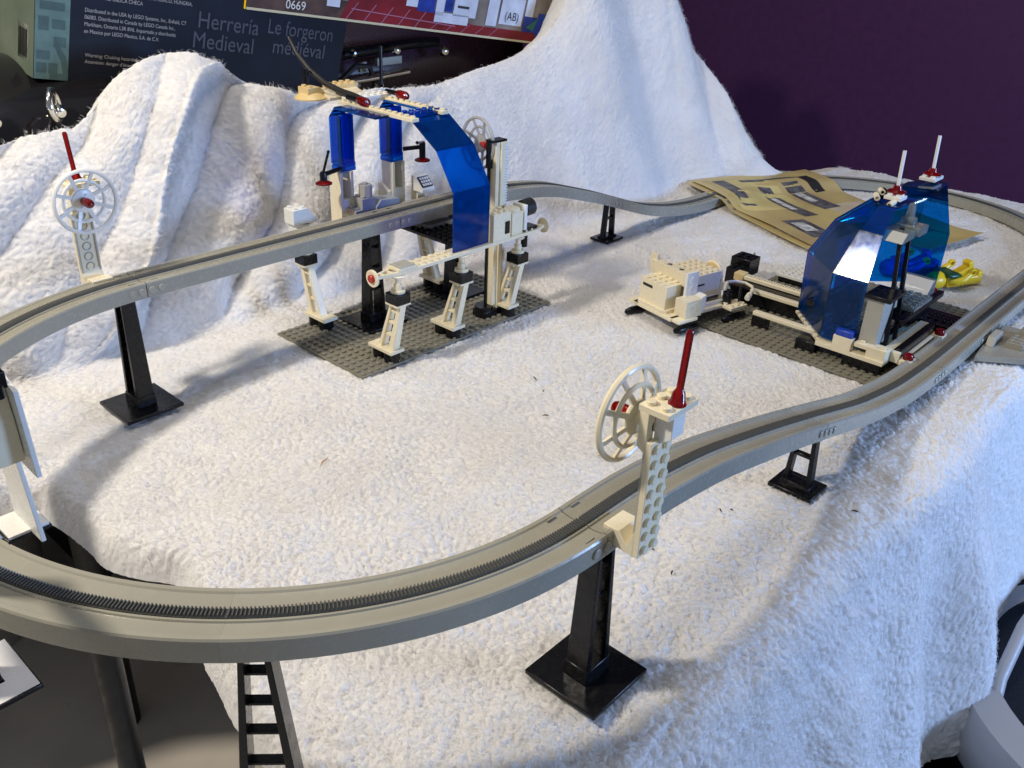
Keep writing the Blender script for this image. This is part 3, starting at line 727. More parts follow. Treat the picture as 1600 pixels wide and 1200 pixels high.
# little keyboard slope
kb = MB().prism([(240, 112), (240, 115), (252, 127), (257, 127), (257, 112)], 'x', 318, 335).build('keyboard_slope', WHITE2, st, bevel=.3)
mb = MB(); mb.box(322, 332, 252, 262, 96, 112); mb.build('keyboard_stand', WHITE, st, bevel=.3)
m_ = Matrix.Translation((326.5, 245.6, 121.4)) @ Matrix.Rotation(math.radians(90), 4, 'Z') @ Matrix.Rotation(math.radians(45), 4, 'Y')
MB().box(-.6, .6, -7, 7, -6, 6).xform(m_).build('key_panel', INK, kb)
for i in range(3):
    for j in range(4): MB().box(-1.0, -.5, -5.9+3.1*j, -3.6+3.1*j, -5+3.6*i, -2.4+3.6*i).xform(m_).build('key', WHITE2, kb)

# ------------------------------------------------------------------ moon base on the right baseplate
rb = thing('moon_base', 'toy moon base of two clear blue quarter domes on a grey baseplate', 'toy building', (600, -128, 0))
base_plate(MB(), 471, -226, 32, 29).build('baseplate', BASEG, rb, smooth=30)
def quarter_dome(x0, s, name):
    """corner dome, outer wall at x = x0, s=+1 opens towards +x"""
    def P(dx, y, z): return (x0+s*dx, y, z)
    rings = [[P(80, -78, 20), P(47, -78, 20), P(0, -124, 20), P(0, -158, 20)],
             [P(80, -78, 84), P(43, -78, 84), P(0, -124, 84), P(0, -158, 84)],
             [P(80, -96, 119), P(50, -96, 119), P(21.27, -132, 123), P(21, -154, 122.5)],
             [P(80, -122, 142), P(60, -122, 143), P(40, -138, 145), P(40, -154, 145)]]
    root = None
    c = Vector(P(80, -158, 60))
    for i in range(3):
        for j in range(3):
            q = [Vector(rings[i][j]), Vector(rings[i][j+1]), Vector(rings[i+1][j+1]), Vector(rings[i+1][j])]
            n = (q[1]-q[0]).cross(q[3]-q[0]).normalized()
            if n.dot(c-q[0]) < 0: n = -n
            mid = sum(q, Vector())/4
            inn = [v+(mid-v).normalized()*1.0+n*1.5 for v in q]
            mb = MB(); mb.add(q+inn, [(0,1,2,3),(7,6,5,4),(0,1,5,4),(1,2,6,5),(2,3,7,6),(3,0,4,7)])
            o = mb.build(name, BLUED, rb, smooth=0)
    q = [Vector(p) for p in rings[3]]+[Vector(P(80, -158, 146))]
    mb = MB(); mb.add(q+[p-Vector((0, 0, 1.6)) for p in q], [(0,1,2,3,4),(9,8,7,6,5)]+[(i, (i+1) % 5, 5+(i+1) % 5, 5+i) for i in range(5)]); mb.build(name, BLUED, rb, smooth=0)
quarter_dome(497, 1, 'dome_facet'); quarter_dome(707, -1, 'dome_facet')
# white frame round the foot of the near dome
mb = MB(); mb.hexa([(546, -76, 14), (550, -82, 14), (500, -129, 14), (494, -124, 14)], [(546, -76, 17.2), (550, -82, 17.2), (500, -129, 17.2), (494, -124, 17.2)])
mb.build('corner_wing', WHITE, rb, bevel=.2)
mb = MB()
for k in range(7): mb.lathe([(2.2, 0), (2.2, 1.7)], (541-7*k, -80-6.6*k, 17.2), (0, 0, 1), 10)
mb.build('wing_studs', WHITE, rb)
mb = MB(); mb.box(490, 506, -190, -124, 12.6, 16.6); mb.build('front_beam', WHITE, rb, bevel=.25)
mb = MB(); mb.box(490, 498, -158, -140, 16.6, 29); mb.build('front_brick', WHITE, rb, bevel=.3)
MB().box(490.5, 498, -157, -141, 29, 35).build('blue_lamp_brick', BLUEO, rb, bevel=.8)
mb = MB(); mb.box(492, 505, -190, -172, 16.6, 27); mb.box(492, 505, -172, -160, 23, 27); mb.studs(493, -190, 1, 1, 27); mb.studs(493, -170, 1, 1, 27); mb.build('white_arch', WHITE, rb, bevel=.25)
for y0, y1 in ((-188, -152), (-124, -104)):
    MB().box(491, 505, y0, y1, 1.6, 12.6).build('black_brick', BLACK, rb, bevel=.4)
# side arms ending in red lamps
for y0, y1, x1, red in ((-198, -190, 510, 1), (-190, -182, 600, 0)):
    mb = MB(); mb.box(505, x1 if x1 > 505 else 520, y0, y1, 14, 24); mb.build('side_arm', WHITE, rb, bevel=.25)
mb = MB(); mb.box(507, 600, -182, -170, 14, 17.2); mb.studs(512, -180, 10, 1, 17.2, skip=lambda i, j: i % 2 == 1); mb.box(507, 600, -182, -178, 17.2, 22); mb.build('studded_arm', WHITE, rb, bevel=.25)
MB().box(512, 598, -197, -190.5, 17, 25).build('black_rail', BLACK, rb, bevel=.6)
MB().box(506, 600, -201, -197.2, 13, 17).build('edge_rail', WHITE, rb, bevel=.25)
for x in (515, 596):
    MB().box(x-8, x+5, -209, -198.5, 14, 18).build('lamp_plate', WHITE, rb, bevel=.25)
    MB().lathe([(4.6, 0), (4.6, 4), (4, 5.2), (.2, 5.2)], (x-2, -204, 18), (0, 0, 1), 18).build('red_round_lamp', RED, rb)
# black bars and clear wedge on the right
mb = MB(); mb.box(628, 668, -206, -150, 2, 14); mb.studs(636, -206, 3, 7, 14); mb.build('black_brick_row', BLACK, rb, bevel=.4)
MB().prism([(604, 3), (668, 3), (668, 8), (640, 16), (628, 16)], 'y', -216, -207).build('clear_wedge', plastic('clear_grey_plastic', (.42, .45, .52), .2), rb, bevel=.5)
MB().box(520, 640, -170, -160, 4, 12).build('black_floor_rail', BLACK, rb, bevel=.5)
# inner control tower
mb = MB(); mb.box(500, 522, -176, -160, 24, 70); mb.build('grey_cabinet', LGREY, rb, bevel=.4, label='pale grey upright cabinet')
MB().box(496, 530, -182, -158, 70, 74).build('black_shelf', BLACK, rb, bevel=.4)
mb = MB(); mb.box(500, 524, -176, -159, 20, 24); mb.build('cabinet_base', BLACK, rb, bevel=.4)
for x, dy in ((512, 0), (534, 0)):
    mb = MB(); mb.hexa([(x, -184, 16), (x+3, -184, 16), (x+3, -180, 16), (x, -180, 16)], [(x+26, -164, 128), (x+29, -164, 128), (x+29, -160, 128), (x+26, -160, 128)]); mb.build('black_strut', BLACK, rb, bevel=.3)
mb = MB(); mb.box(548, 560, -170, -152, 48, 58); mb.build('grey_console', LGREY, rb, bevel=.4)
MB().box(545, 566, -172, -150, 58, 61).build('black_shelf', BLACK, rb, bevel=.3)
MB().prism([(520, 118), (548, 118), (560, 126), (530, 126)], 'y', -172, -150).build('clear_console', CLEAR, rb, bevel=.6)
mb = MB(); mb.box(548, 568, -176, -152, 120, 128); mb.lathe([(7, 0), (7, 5), (4, 6), (3, 18)], (560, -160, 128), (0, 0, 1), 14); mb.rod((560, -160, 146), (574, -166, 149), 1.2, 8); mb.build('clear_turret', CLEAR, rb, bevel=.5)
mb = MB(); mb.box(556, 604, -186, -146, 46, 49.2); mb.studs(556, -186, 6, 5, 49.2); mb.build('clear_stud_plate', CLEAR, rb, bevel=.25)
MB().prism([(604, 46), (626, 46), (626, 60), (620, 60)], 'y', -180, -150).build('clear_slope', CLEAR, rb, bevel=.4)
MB().box(530, 640, -186, -180, 40, 45.5).build('black_beam', BLACK, rb, bevel=.4)
MB().box(590, 640, -176, -150, 20, 45).build('black_cabinet', BLACK, rb, bevel=.4)
mb = MB(); mb.lathe([(12, 0), (12, 2), (9, 5), (4, 7)], (560, -150, 20), (0, 0, 1), 20); mb.build('clear_dish', CLEAR, rb)
MB().box(530, 566, -132, -120, 22, 56).build('black_seat', BLACK, rb, bevel=.6)
MB().box(516, 556, -124, -96, 38, 44).build('black_console', BLACK, rb, bevel=.5)
# top plates with antennas
mb = MB(); mb.brick(548, -152, 2, 2, 147.4, 3.2); mb.build('top_plate', WHITE2, rb, bevel=.25)
mb = MB(); mb.brick(646, -148, 3, 2, 147.4, 3.2); mb.build('top_plate', WHITE2, rb, bevel=.25)
for (x, y, d) in ((562, -142, (.03, .05, 1)), (658, -140, (.03, .06, 1))):
    MB().lathe([(8.5, 0), (8.5, 1.2), (4.5, 3.0), (3.4, 6.5), (.5, 6.6)], (x, y, 152.2), (0, 0, 1), 22).build('red_cone_base', RED, rb)
    MB().rod((x, y, 157), (x+d[0]*34, y+d[1]*34, 190), 1.7, 12).build('white_antenna', WHITE2, rb)
mb = MB()
for (px, py, pz, dx) in ((550, -128, 149, (-.8, -.5, -.12)), (562, -127, 151, (-.8, -.55, 0)), (547, -147, 147, (-.9, .1, -.2))):
    mb.lathe([(2.7, 0), (2.7, 8.5), (1.5, 8.5), (1.4, 5)], (px, py, pz), dx, 14)
NZ = mb; NZ.build('white_nozzles', WHITE, rb, kind='stuff')
MB().tube([(556, -132, 148), (562, -130, 149), (568, -127, 149), (574, -126, 147)], 3.4).build('black_joint', BLACK, rb)
# low gantry reaching left
for (x, y0, y1, z, wd) in ((576, -70, 3, 20, 8), (551, -76, -19, 18, 7), (508, -121, -47, 14, 7)):
    MB().box(x, x+wd, y0, y1, z, z+4).build('gantry_beam', WHITE, rb, bevel=.5)
mb = MB()
for k in range(22): mb.box(578, 583, -68+3.2*k, -66.4+3.2*k, 24, 25.2)
mb.build('beam_ribs', WHITE, rb, kind='stuff')
MB().box(554, 584, -78, 6, 4, 19.5).build('black_gantry_base', BLACK, rb, bevel=.5)
MB().box(508, 516, -64, -47, 1.6, 13.5).build('black_brick', BLACK, rb, bevel=.4)
MB().box(574, 586, 3, 14, 18, 26).build('tan_block', TAN, rb, bevel=.4)
mb = MB(); mb.box(588, 606, 10, 32, 3, 24); mb.box(604, 628, 12, 36, 12, 32); mb.studs(588, 14, 2, 2, 24); mb.studs(606, 18, 2, 2, 32); mb.build('black_machine', BLACK, rb, bevel=.6)
MB().lathe([(9, 0), (9, 1.5)], (630, 22, 24), (.5, -.8, 0), 22).build('clear_disc', CLEAR, rb)
MB().brick(646, -66, 8, 8, 8.5, 3.2).build('studded_white_plate', WHITE2, rb, bevel=.25)
MB().box(648, 708, -64, -4, 1.6, 8.5).build('black_brick', BLACK, rb, bevel=.4)

# ------------------------------------------------------------------ white ski shuttle
sh = thing('ski_shuttle', 'boxy cream toy shuttle on black skis beside the moon base', 'toy vehicle', (432, 14, 1), math.radians(-13))
O = (0, 0, 0)
# local: x along the vehicle, y across (0 = near side +y away from camera)
def lb(name, mat, *b, **k): return MB().box(*b).build(name, mat, sh, O, **{'bevel': .35, **k})
lb('chassis', WHITE, 0, 92, -14, 42, 13, 16.2)
lb('nose_plate', WHITE, 0, 34, 34, 50, 13, 16.2)
lb('outrigger_plate', WHITE, 2, 28, -24, -10, 13, 16.2)
mb = MB(); mb.box(74, 98, -26, -10, 13, 16.2); mb.studs(74, -26, 3, 2, 16.2); mb.build('outrigger_plate', WHITE, sh, O, bevel=.3)
lb('under_frame', BLACK, 26, 82, 2, 34, 8.5, 13)
for (x, y, a) in ((8, -22, 0), (72, -26, 0), (-2, 40, 0)):
    mb = MB(); mb.lathe([(.5, 0), (3.0, 2.5), (4.2, 9), (4.2, 27), (3.2, 33), (.5, 36)], (x-6, y+4, 3.6), (1, 0, 0), 14); mb.v = [(p[0], p[1], p[2]*1.0) for p in mb.v]
    mb.build('ski', BLACK, sh, O)
mb = MB(); mb.prism([(4, 16.2), (4, 44), (24, 44), (24, 16.2)], 'y', 0, 38); mb.studs(2, 2, 3, 4, 44); mb.build('cabin_block', WHITE, sh, O, bevel=.5)
mb = MB(); mb.prism([(5, -3), (24, -3), (24, 40), (5, 40), (1, 36), (1, 2)], 'z', 16.2, 20); mb.build('cabin_skirt', WHITE, sh, O, bevel=.3)
lb('side_slot', INK, 3.6, 4.2, 20, 34, 36, 39)
lb('cross_bar', WHITE, 24, 34, -4, 46, 42, 56)
for k in range(2):
    mb = MB(); y = 8+16*k
    mb.add([(26, y, 56.05), (29, y+4, 56.05), (29, y+1.5, 56.05), (32, y+1.5, 56.05), (32, y-1.5, 56.05), (29, y-1.5, 56.05), (29, y-4, 56.05)], [(0,1,2,3,4,5,6)][::1])
    mb.xform(Matrix.Translation((29.5, y, 0)) @ Matrix.Rotation(math.radians(90 if k == 0 else -90), 4, 'Z') @ Matrix.Translation((-29.5, -y, 0)))
    mb.build('printed_arrow', INK, sh, O)
lb('cross_bar_wall', WHITE, 26, 30, 40, 50, 44, 62)
mb = MB(); mb.box(22, 38, -9, -5.8, 26, 58)
for k in range(3): mb.torus((30, -9.1, 32+9*k), (0, 1, 0), 3.2, .6, 18, 6)
mb.torus((30, -9.1, 36.5), (0, 1, 0), 2.0, .4, 12, 6)
mb.build('side_plate', WHITE2, sh, O, bevel=.25)
mb = MB(); mb.box(12, 34, -22, -6, 16.2, 34); mb.torus((24, -22.1, 25), (0, 1, 0), 3.6, .6, 18, 6); mb.torus((24, -22.1, 25), (0, 1, 0), 6.6, .4, 18, 6); mb.build('side_pod', WHITE, sh, O, bevel=.4)
MB().prism([(34, 17), (41, 20), (41, 36), (34, 34)], 'y', -20, -8).build('pod_slope', WHITE2, sh, O, bevel=.3)
mb = MB(); mb.box(36, 76, -4, 36, 24, 50); mb.studs(36, -4, 5, 5, 50); mb.build('cargo_block', WHITE, sh, O, bevel=.35)
lb('panel_gap', INK, 40, 53, -4.25, -3.9, 38.5, 40.5)
lb('lower_vent', TAN, 56, 74, -4.6, -3.9, 26, 31)
lb('cargo_slot', INK, 40, 76, -4.3, -3.9, 21.5, 24.0)
lb('rail', WHITE2, 36, 80, -9, -4.5, 16.2, 19)
mb = MB(); arc = []
for k in range(13):
    a = math.pi*k/12; arc.append((80, 11+13*math.cos(a), 38+16*math.sin(a)))
mb.tube([(80, 24, 20)]+arc+[(80, -2, 20)], 1.7, 8); mb.build('arch_hoop', WHITE, sh, O)
mb = MB(); pts = [(y, z) for _, y, z in arc]; mb.prism([(24, 18)]+pts+[(-2, 18)], 'x', 77, 79); mb.build('rear_shield', TAN, sh, O)
MB().lathe([(2.2, 0), (2.2, .6)], (76.8, 6, 40), (-1, 0, 0), 12).build('key_slot', INK, sh, O)
mb = MB(); mb.lathe([(4.6, 0), (4.6, 9), (3.6, 10)], (82, -12, 16.5), (0, 0, 1), 14); mb.lathe([(4.6, 0), (4.6, 9), (3.6, 10)], (90, -4, 16.5), (0, 0, 1), 14); mb.build('black_tanks', BLACK, sh, O)
MB().tube([(84, -4, 30), (94, 2, 32), (106, 2, 31), (116, -4, 29), (118, -12, 27), (110, -20, 26), (98, -24, 25)], 1.6, 8).build('white_hose', WHITE, sh, O)
MB().rod((88, -22, 20), (98, -14, 31), 1.1, 8).build('black_handle', BLACK, sh, O)
MB().lathe([(3, 0), (3, 7), (2, 8)], (98, -24, 22), (.8, .3, .3), 12).build('hose_nozzle', WHITE2, sh, O)
MB().lathe([(2.6, 0), (3.4, 3), (3.0, 8), (1.6, 9)], (84, -4, 27), (.2, .1, 1), 12).build('white_cone', WHITE, sh, O)

# ------------------------------------------------------------------ toy figures lying on the fleece
def figure(name, label, loc, rz, body, legs, extra=None):
    t = thing(name, label, 'toy figure', loc, rz); o = (0, 0, 0); t.scale = (1.55, 1.55, 1.55)
    # lies on its back along +x (feet at +x), z up
    MB().hexa([(0,-7.8,2),(12.5,-7.8,2),(12.5,7.8,2),(0,7.8,2)], [(0,-5.6,9.5),(12.5,-7.6,9.5),(12.5,7.6,9.5),(0,5.6,9.5)]).build('torso', body, t, o, bevel=.8)
    MB().box(12.6, 16, -7.6, 7.6, 2.2, 9.2).build('hips', legs, t, o, bevel=.6)
    for s in (-1, 1):
        y0, y1 = sorted((s*.3, s*7.6))
        mb = MB(); mb.prism([(15.6, 3), (15.6, 9.4), (31, 9.4), (31, 13), (27.5, 13), (27.5, 3.0)] if False else [(15.6, 2.5), (15.6, 9.0), (27, 9.0), (27, 12.6), (31.5, 12.6), (31.5, 2.5)], 'y', y0, y1)
        if s > 0: mb.xform(Matrix.Translation((16, 0, 6)) @ Matrix.Rotation(math.radians(-24), 4, 'Y') @ Matrix.Translation((-16, 0, -6)))
        mb.build('leg', legs, t, o, bevel=.8)
        mb = MB(); mb.tube([(2, s*6.4, 6.5), (4.5, s*9.6, 6.8), (10, s*11, 9), (15, s*10.6, 12.5)], [2.4, 2.9, 2.7, 2.3], 10); ar = mb.build('arm', body, t, o)
        MB().torus((17, s*10.6, 14), (0, 1, 0), 2.1, 1.0, 14, 8, 1.8).build('hand', YEL if body is not YEL else body, ar, o)
    MB().lathe([(3.4, -4.6), (4.7, -3.6), (4.9, 0), (4.7, 3.6), (3.2, 4.6)], (-5.8, 0, 6), (1, 0, 0), 16).build('head', YEL, t, o)
    hm = MB(); hm.lathe([(1, -7.4), (5.2, -6), (6.8, -2), (6.8, 3), (6.0, 4.6)], (-5.6, 0, 6), (1, 0, 0), 18, cap=False); hm.build('helmet', body, t, o)
    if extra: MB().box(-1, 10, -9, 9, 9.6, 12.5).build('air_tanks', extra, t, o, bevel=1)
    return t
figure('toy_figure', 'bright yellow toy figure lying face up on the fleece right of the domes', (786, -141, ground(780, -150)+.5), math.radians(-28), YEL, YEL, GREENP)
figure('toy_figure', 'blue toy figure lying on the fleece behind the far blue dome', (778, -90, ground(780, -110)+.5), math.radians(-35), BLUEO, BLUEO, BLUEO)
wt = thing('white_cylinder_piece', 'small white cylinder with a red end beside the yellow figure', 'toy piece', (752, -140, ground(752, -140)))
MB().rod((764, -134, 8), (748, -146, 6), 3.4, 12).build('cylinder', WHITE2, wt)
MB().lathe([(3.6, 0), (3.6, 3), (2.6, 4)], (748, -146, 6), (-.8, -.6, -.1), 14).build('red_end', RED, wt)
gt = MB().prism([(756, 2), (772, 2), (768, 12), (758, 14)], 'y', -132, -122)
OFF = (0, 0, 0); tag(gt.build('green_slope_piece', GREENP, None, O, bevel=.6), 'dark green sloped piece behind the white cylinder piece', 'toy piece')

# ------------------------------------------------------------------ printed plan sheets
def paper_mat(name, bx, seed):
    m, nt, b = newmat(name); N = nt.nodes; L = nt.links
    tc = N.new('ShaderNodeTexCoord'); n = N.new('ShaderNodeTexNoise'); n.inputs['Scale'].default_value = 9; n.inputs['Detail'].default_value = 3
    L.new(tc.outputs['Object'], n.inputs['Vector'])
    cr = N.new('ShaderNodeValToRGB'); e = cr.color_ramp.elements; e[0].position = .35; e[0].color = (.45, .33, .15, 1); e[1].position = .68; e[1].color = (.64, .51, .20, 1)
    L.new(n.outputs[0], cr.inputs[0]); L.new(cr.outputs[0], b.inputs['Base Color']); b.inputs['Roughness'].default_value = .45
    return m
PAPER = paper_mat('tan_printed_paper', 0, 0)
GREYINK = rough_mat('grey_print', (.11, .105, .11), .5, 90, .6, 0)
PALEINK = rough_mat('pale_print', (.55, .54, .5), .5, 120, .5, 0)
def surf_sheet(name, label, corners, lift, curl, seed):
    nn = 28; mb = MB(); c = [np.array(p, float) for p in corners]
    def Z(u, v):
        p = (c[0]*(1-u)+c[1]*u)*(1-v)+(c[3]*(1-u)+c[2]*u)*v
        r_ = abs(p[1]) if p[0] < CX2 else math.hypot(p[0]-CX2, p[1])
        return lift+curl(u, v)+10*sstep(172, 200, r_)
    for i in range(nn+1):
        for j in range(nn+1):
            u, v = i/nn, j/nn; p = (c[0]*(1-u)+c[1]*u)*(1-v)+(c[3]*(1-u)+c[2]*u)*v
            mb.v.append((p[0], p[1], Z(u, v)))
    for i in range(nn):
        for j in range(nn): a = i*(nn+1)+j; mb.f.append((a, a+1, a+nn+2, a+nn+1))
    cc = sum(c)/4
    o = mb.build(name, PAPER, None, (cc[0], cc[1], 0), smooth=180); o.location = (cc[0]*S, cc[1]*S, 0)
    so = o.modifiers.new('thickness', 'SOLIDIFY'); so.thickness = .35*S
    tag(o, label, 'paper sheet')
    def at(u, v, dz=.35):
        p = (c[0]*(1-u)+c[1]*u)*(1-v)+(c[3]*(1-u)+c[2]*u)*v; return (p[0], p[1], Z(u, v)+dz)
    def patch(u0, u1, v0, v1, mat, nm, dz=.35):
        m2 = MB(); k = 8
        for i in range(k+1):
            for j in range(k+1): m2.v.append(at(u0+(u1-u0)*i/k, v0+(v1-v0)*j/k, dz))
        for i in range(k):
            for j in range(k): a = i*(k+1)+j; m2.f.append((a, a+1, a+k+2, a+k+1))
        m2.build(nm, mat, o, (cc[0], cc[1], 0), smooth=180)
    return o, patch
YELINK = rough_mat('yellow_print', (.60, .49, .20), .5, 14, .35, 0); BUFF = rough_mat('buff_print', (.55, .47, .33), .5, 20, .2, 0)
o1, patch = surf_sheet('plan_sheet', 'large tan printed plan sheet with grey machine drawings behind the domes', [(912, 284), (1118, 196), (992, -62), (792, 22)], 3.0, lambda u, v: 1.5*math.sin(u*7+v*3)+1.2*math.sin(v*11)+3*max(0, v-.8)*4, 0)
patch(.05, .55, .05, .48, YELINK, 'printed_field', .2); patch(.62, .95, .5, .92, BUFF, 'printed_field', .2)
patch(.10, .20, .08, .40, GREYINK, 'printed_drawing'); patch(.30, .50, .10, .14, GREYINK, 'printed_drawing'); patch(.36, .47, .22, .62, GREYINK, 'printed_drawing'); patch(.385, .43, .3, .5, PALEINK, 'printed_drawing', .6)
patch(.60, .74, .18, .55, GREYINK, 'printed_drawing'); patch(.63, .69, .25, .42, PALEINK, 'printed_drawing', .6); patch(.12, .30, .66, .90, GREYINK, 'printed_drawing'); patch(.15, .25, .70, .82, PALEINK, 'printed_drawing', .6)
patch(.80, .88, .12, .3, INK, 'printed_drawing'); patch(.48, .62, .74, .9, GREYINK, 'printed_drawing'); patch(.52, .57, .78, .85, PALEINK, 'printed_drawing', .6)
o3, patch = surf_sheet('plan_sheet', 'tan plan sheet with a curled corner to the right of the domes', [(950, 40), (1066, 6), (1012, -118), (884, -92)], 2.0, lambda u, v: 6*max(0, v-.6)**2*6+.6*math.sin(u*8), 2)
patch(.2, .7, .2, .5, BUFF, 'printed_field', .3)
o2, patch = surf_sheet('plan_sheet', 'second tan plan sheet peeking out along the left side of the large one', [(900, 284), (960, 250), (850, 16), (778, 18)], 1.4, lambda u, v: .5*math.sin(v*6), 1)
patch(.1, .6, .2, .42, GREYINK, 'printed_drawing', .4); patch(.2, .6, .68, .82, PALEINK, 'printed_drawing', .4); patch(.3, .5, .72, .79, INK, 'printed_drawing', .7)

# ------------------------------------------------------------------ loose grey track parts at the right edge
sw = thing('grey_rail_part', 'loose grey studded rail part leaning against the near straight at right', 'toy piece', (640, -262, 0))
mb = MB(); mb.prism([(596, -240), (628, -237), (700, -237), (700, -300), (640, -300)], 'z', 1, 7); mb.build('bed_plate', TRACK, sw, bevel=.4)
MB().prism([(628, 7), (632, 16), (654, 17), (662, 7)], 'y', -246, -239).build('slope_block', LGREY, sw, bevel=.4)
mb = MB(); mb.brick(640, -270, 3, 2, 7, 6); mb.brick(664, -290, 3, 4, 7, 12); mb.build('stud_blocks', TRACK, sw, bevel=.3)

# ------------------------------------------------------------------ cream and white toy cabin at the left picture edge
lc = thing('toy_cabin', 'white toy cabin part with black hinge studs at the left edge above the curve', 'toy piece', (-212, -128, 158))
K = .55
def near_(mb):
    mb.v = [(-294.4+(p[0]+294.4)*K, -428.4+(p[1]+428.4)*K, 371.8+(p[2]-371.8)*K) for p in mb.v]; return mb
mb = MB(); mb.prism([(50, 76), (100, 80), (100, 134), (74, 134), (56, 129)], 'x', -152, -149); near_(mb).build('white_wall', WHITE2, lc, bevel=.2)
near_(MB().prism([(70, 20), (110, 20), (110, 78), (82, 76)], 'x', -152, -149.2)).build('lower_wall', WHITE2, lc, bevel=.2)
mb = MB(); mb.prism([(60, 84), (72, 92), (90, 92), (90, 138), (68, 138), (62, 110)], 'x', -172, -152.4); near_(mb).build('cream_hull', WHITE, lc, bevel=.3)
mb = MB(); mb.box(-168, -153, 57, 66, 132, 142); mb.lathe([(3, 0), (3, 7), (2, 8)], (-160, 52, 130), (0, 0, 1), 14); mb.lathe([(2.4, 0), (2.4, 4)], (-156, 60, 142), (0, 0, 1), 12); near_(mb).build('black_hinge', BLACK, lc, bevel=.3)
near_(MB().box(-166, -140, 84, 112, 18, 20)).build('black_foot_plate', BLACK, lc, bevel=.1)
near_(MB().box(-165, -141, 85, 111, 20, 22)).build('white_foot_tile', WHITE2, lc, bevel=.1)
mb = MB(); mb.box(-226, -217, -66, -57, 110, 172); mb.box(-226, -219, -125, -57, 166, 174); mb.build('rear_bracket', WHITE2, lc, bevel=.3)

# ------------------------------------------------------------------ bucket below the left end
bk = thing('bucket', 'pale grey plastic bucket standing on the floor under the left curve', 'bucket', (-128, 505, FLOORZ))
BUCK = plastic('dirty_white_bucket', (.36, .34, .30), .45)
MB().lathe([(86, 0), (92, 1), (97, 120), (100, 122), (100, 132), (96, 133), (93, 126), (84, 6), (.5, 4)], (-128, 505, FLOORZ), (0, 0, 1), 48, cap=False).build('shell', BUCK, bk)
MB().torus((-128, 505, FLOORZ+127), (0, 0, 1), 100, 3, 60, 8).build('rim', BUCK, bk)

# ------------------------------------------------------------------ chair with white rim at the lower right
ch = thing('round_stool', 'dark padded stool with a white plastic rim and arm at bottom right', 'stool', (640, -560, FLOORZ))
STW = plastic('stool_white', (.40, .385, .38), .45)
MB().lathe([(150, -40), (178, -20), (182, 10), (176, 36), (150, 44)], (532, -492, -268), (0, 0, 1), 64, cap=False).build('rim', STW, ch)
MB().lathe([(.5, 30), (120, 40), (160, 34), (174, 8), (168, -40)], (532, -492, -276), (0, 0, 1), 48, cap=False).build('seat', rough_mat('dark_fabric', (.01, .011, .016), .8, 300, .3, .3), ch)
MB().tube([(396, -388, -272), (418, -376, -246), (455, -368, -222), (511, -366, -200), (590, -372, -182)], 6, 14).build('arm_tube', STW, ch)
MB().rod((532, -492, FLOORZ), (532, -492, -290), 28, 20).build('post', BLACKM, ch)

# ------------------------------------------------------------------ boxes at the back
def panel_frame(P0, P1, tilt_up, depth_dir, H, D):
    ex = (Vector(P1)-Vector(P0)); Lx = ex.length; ex.normalize(); up = (Vector(tilt_up)-ex*Vector(tilt_up).dot(ex)).normalized(); en = ex.cross(up)   # outward normal (towards camera)
    if en.y > 0: en = -en
    return ex, up, en, Lx
def text_obj(body, mat, parent, size, pos, ex, up, en, name='printed_text', ext=0, align='LEFT', sx=1.0):
    cu = bpy.data.curves.new(name, 'FONT'); cu.body = body; cu.size = size*S; cu.align_x = align; cu.fill_mode = 'FRONT'
    o = bpy.data.objects.new(name, cu); COL.objects.link(o); cu.materials.append(mat); cu.extrude = ext*S
    dg = bpy.context.evaluated_depsgraph_get(); me = bpy.data.meshes.new_from_object(o.evaluated_get(dg)); bpy.data.objects.remove(o)
    ob = bpy.data.objects.new(name, me); COL.objects.link(ob); ob.parent = parent
    m = Matrix((ex*sx, up, en)).transposed().to_4x4(); m.translation = Vector(pos)*S
    ob.matrix_local = m; return ob
def slab_box(name, label, cat, P0, P1, H, D, mats):
    ex, up, en, Lx = panel_frame(P0, P1, (0, -.12, 1), None, H, D)
    P0 = Vector(P0); t = thing(name, label, cat, tuple(P0)); t.rotation_euler = (0, 0, 0)
    def q(u, v, d): return tuple(P0+ex*u+up*v-en*d)
    mb = MB(); mb.add([q(0,0,0), q(Lx,0,0), q(Lx,0,D), q(0,0,D), q(0,H,0), q(Lx,H,0), q(Lx,H,D), q(0,H,D)], [(3,2,1,0),(4,5,6,7),(0,1,5,4),(1,2,6,5),(2,3,7,6),(3,0,4,7)])
    mb.build('carton', mats, t, bevel=.6)
    def rect(nm, mat, u0, u1, v0, v1, d=-.35, side=0):
        m2 = MB()
        if side == 0: m2.add([q(u0, v0, d), q(u1, v0, d), q(u1, v1, d), q(u0, v1, d)], [(0,1,2,3)])
        else: m2.add([tuple(Vector(q(0, v0, u0))-ex*.35), tuple(Vector(q(0, v0, u1))-ex*.35), tuple(Vector(q(0, v1, u1))-ex*.35), tuple(Vector(q(0, v1, u0))-ex*.35)], [(0,1,2,3)])
        return m2.build(nm, mat, t, smooth=0)
    def poly(nm, mat, pts, d=-.5):
        m2 = MB(); m2.add([q(u, v, d) for u, v in pts], [tuple(range(len(pts)))]); return m2.build(nm, mat, t, smooth=0)
    def txt(body, mat, size, u, v, d=-.6, sx=1.0):
        P = Vector(q(u, v, d))-P0; return text_obj(body, mat, t, size, P, ex, up, en, sx=sx)
    def txt_side(body, mat, size, u, v):
        P = Vector(q(0, v, u))-ex*.6-P0; return text_obj(body, mat, t, size, P, en, up, -ex)
    return t, rect, poly, txt, txt_side, Lx
NAVY = rough_mat('navy_carton_print', (.004, .007, .017), .5, 30, .3, .02)
GREENC = rough_mat('grey_green_print', (.13, .16, .12), .45, 25, .2, .02)
TEAL = rough_mat('teal_print', (.11, .19, .18), .45, 60, .25, .02)
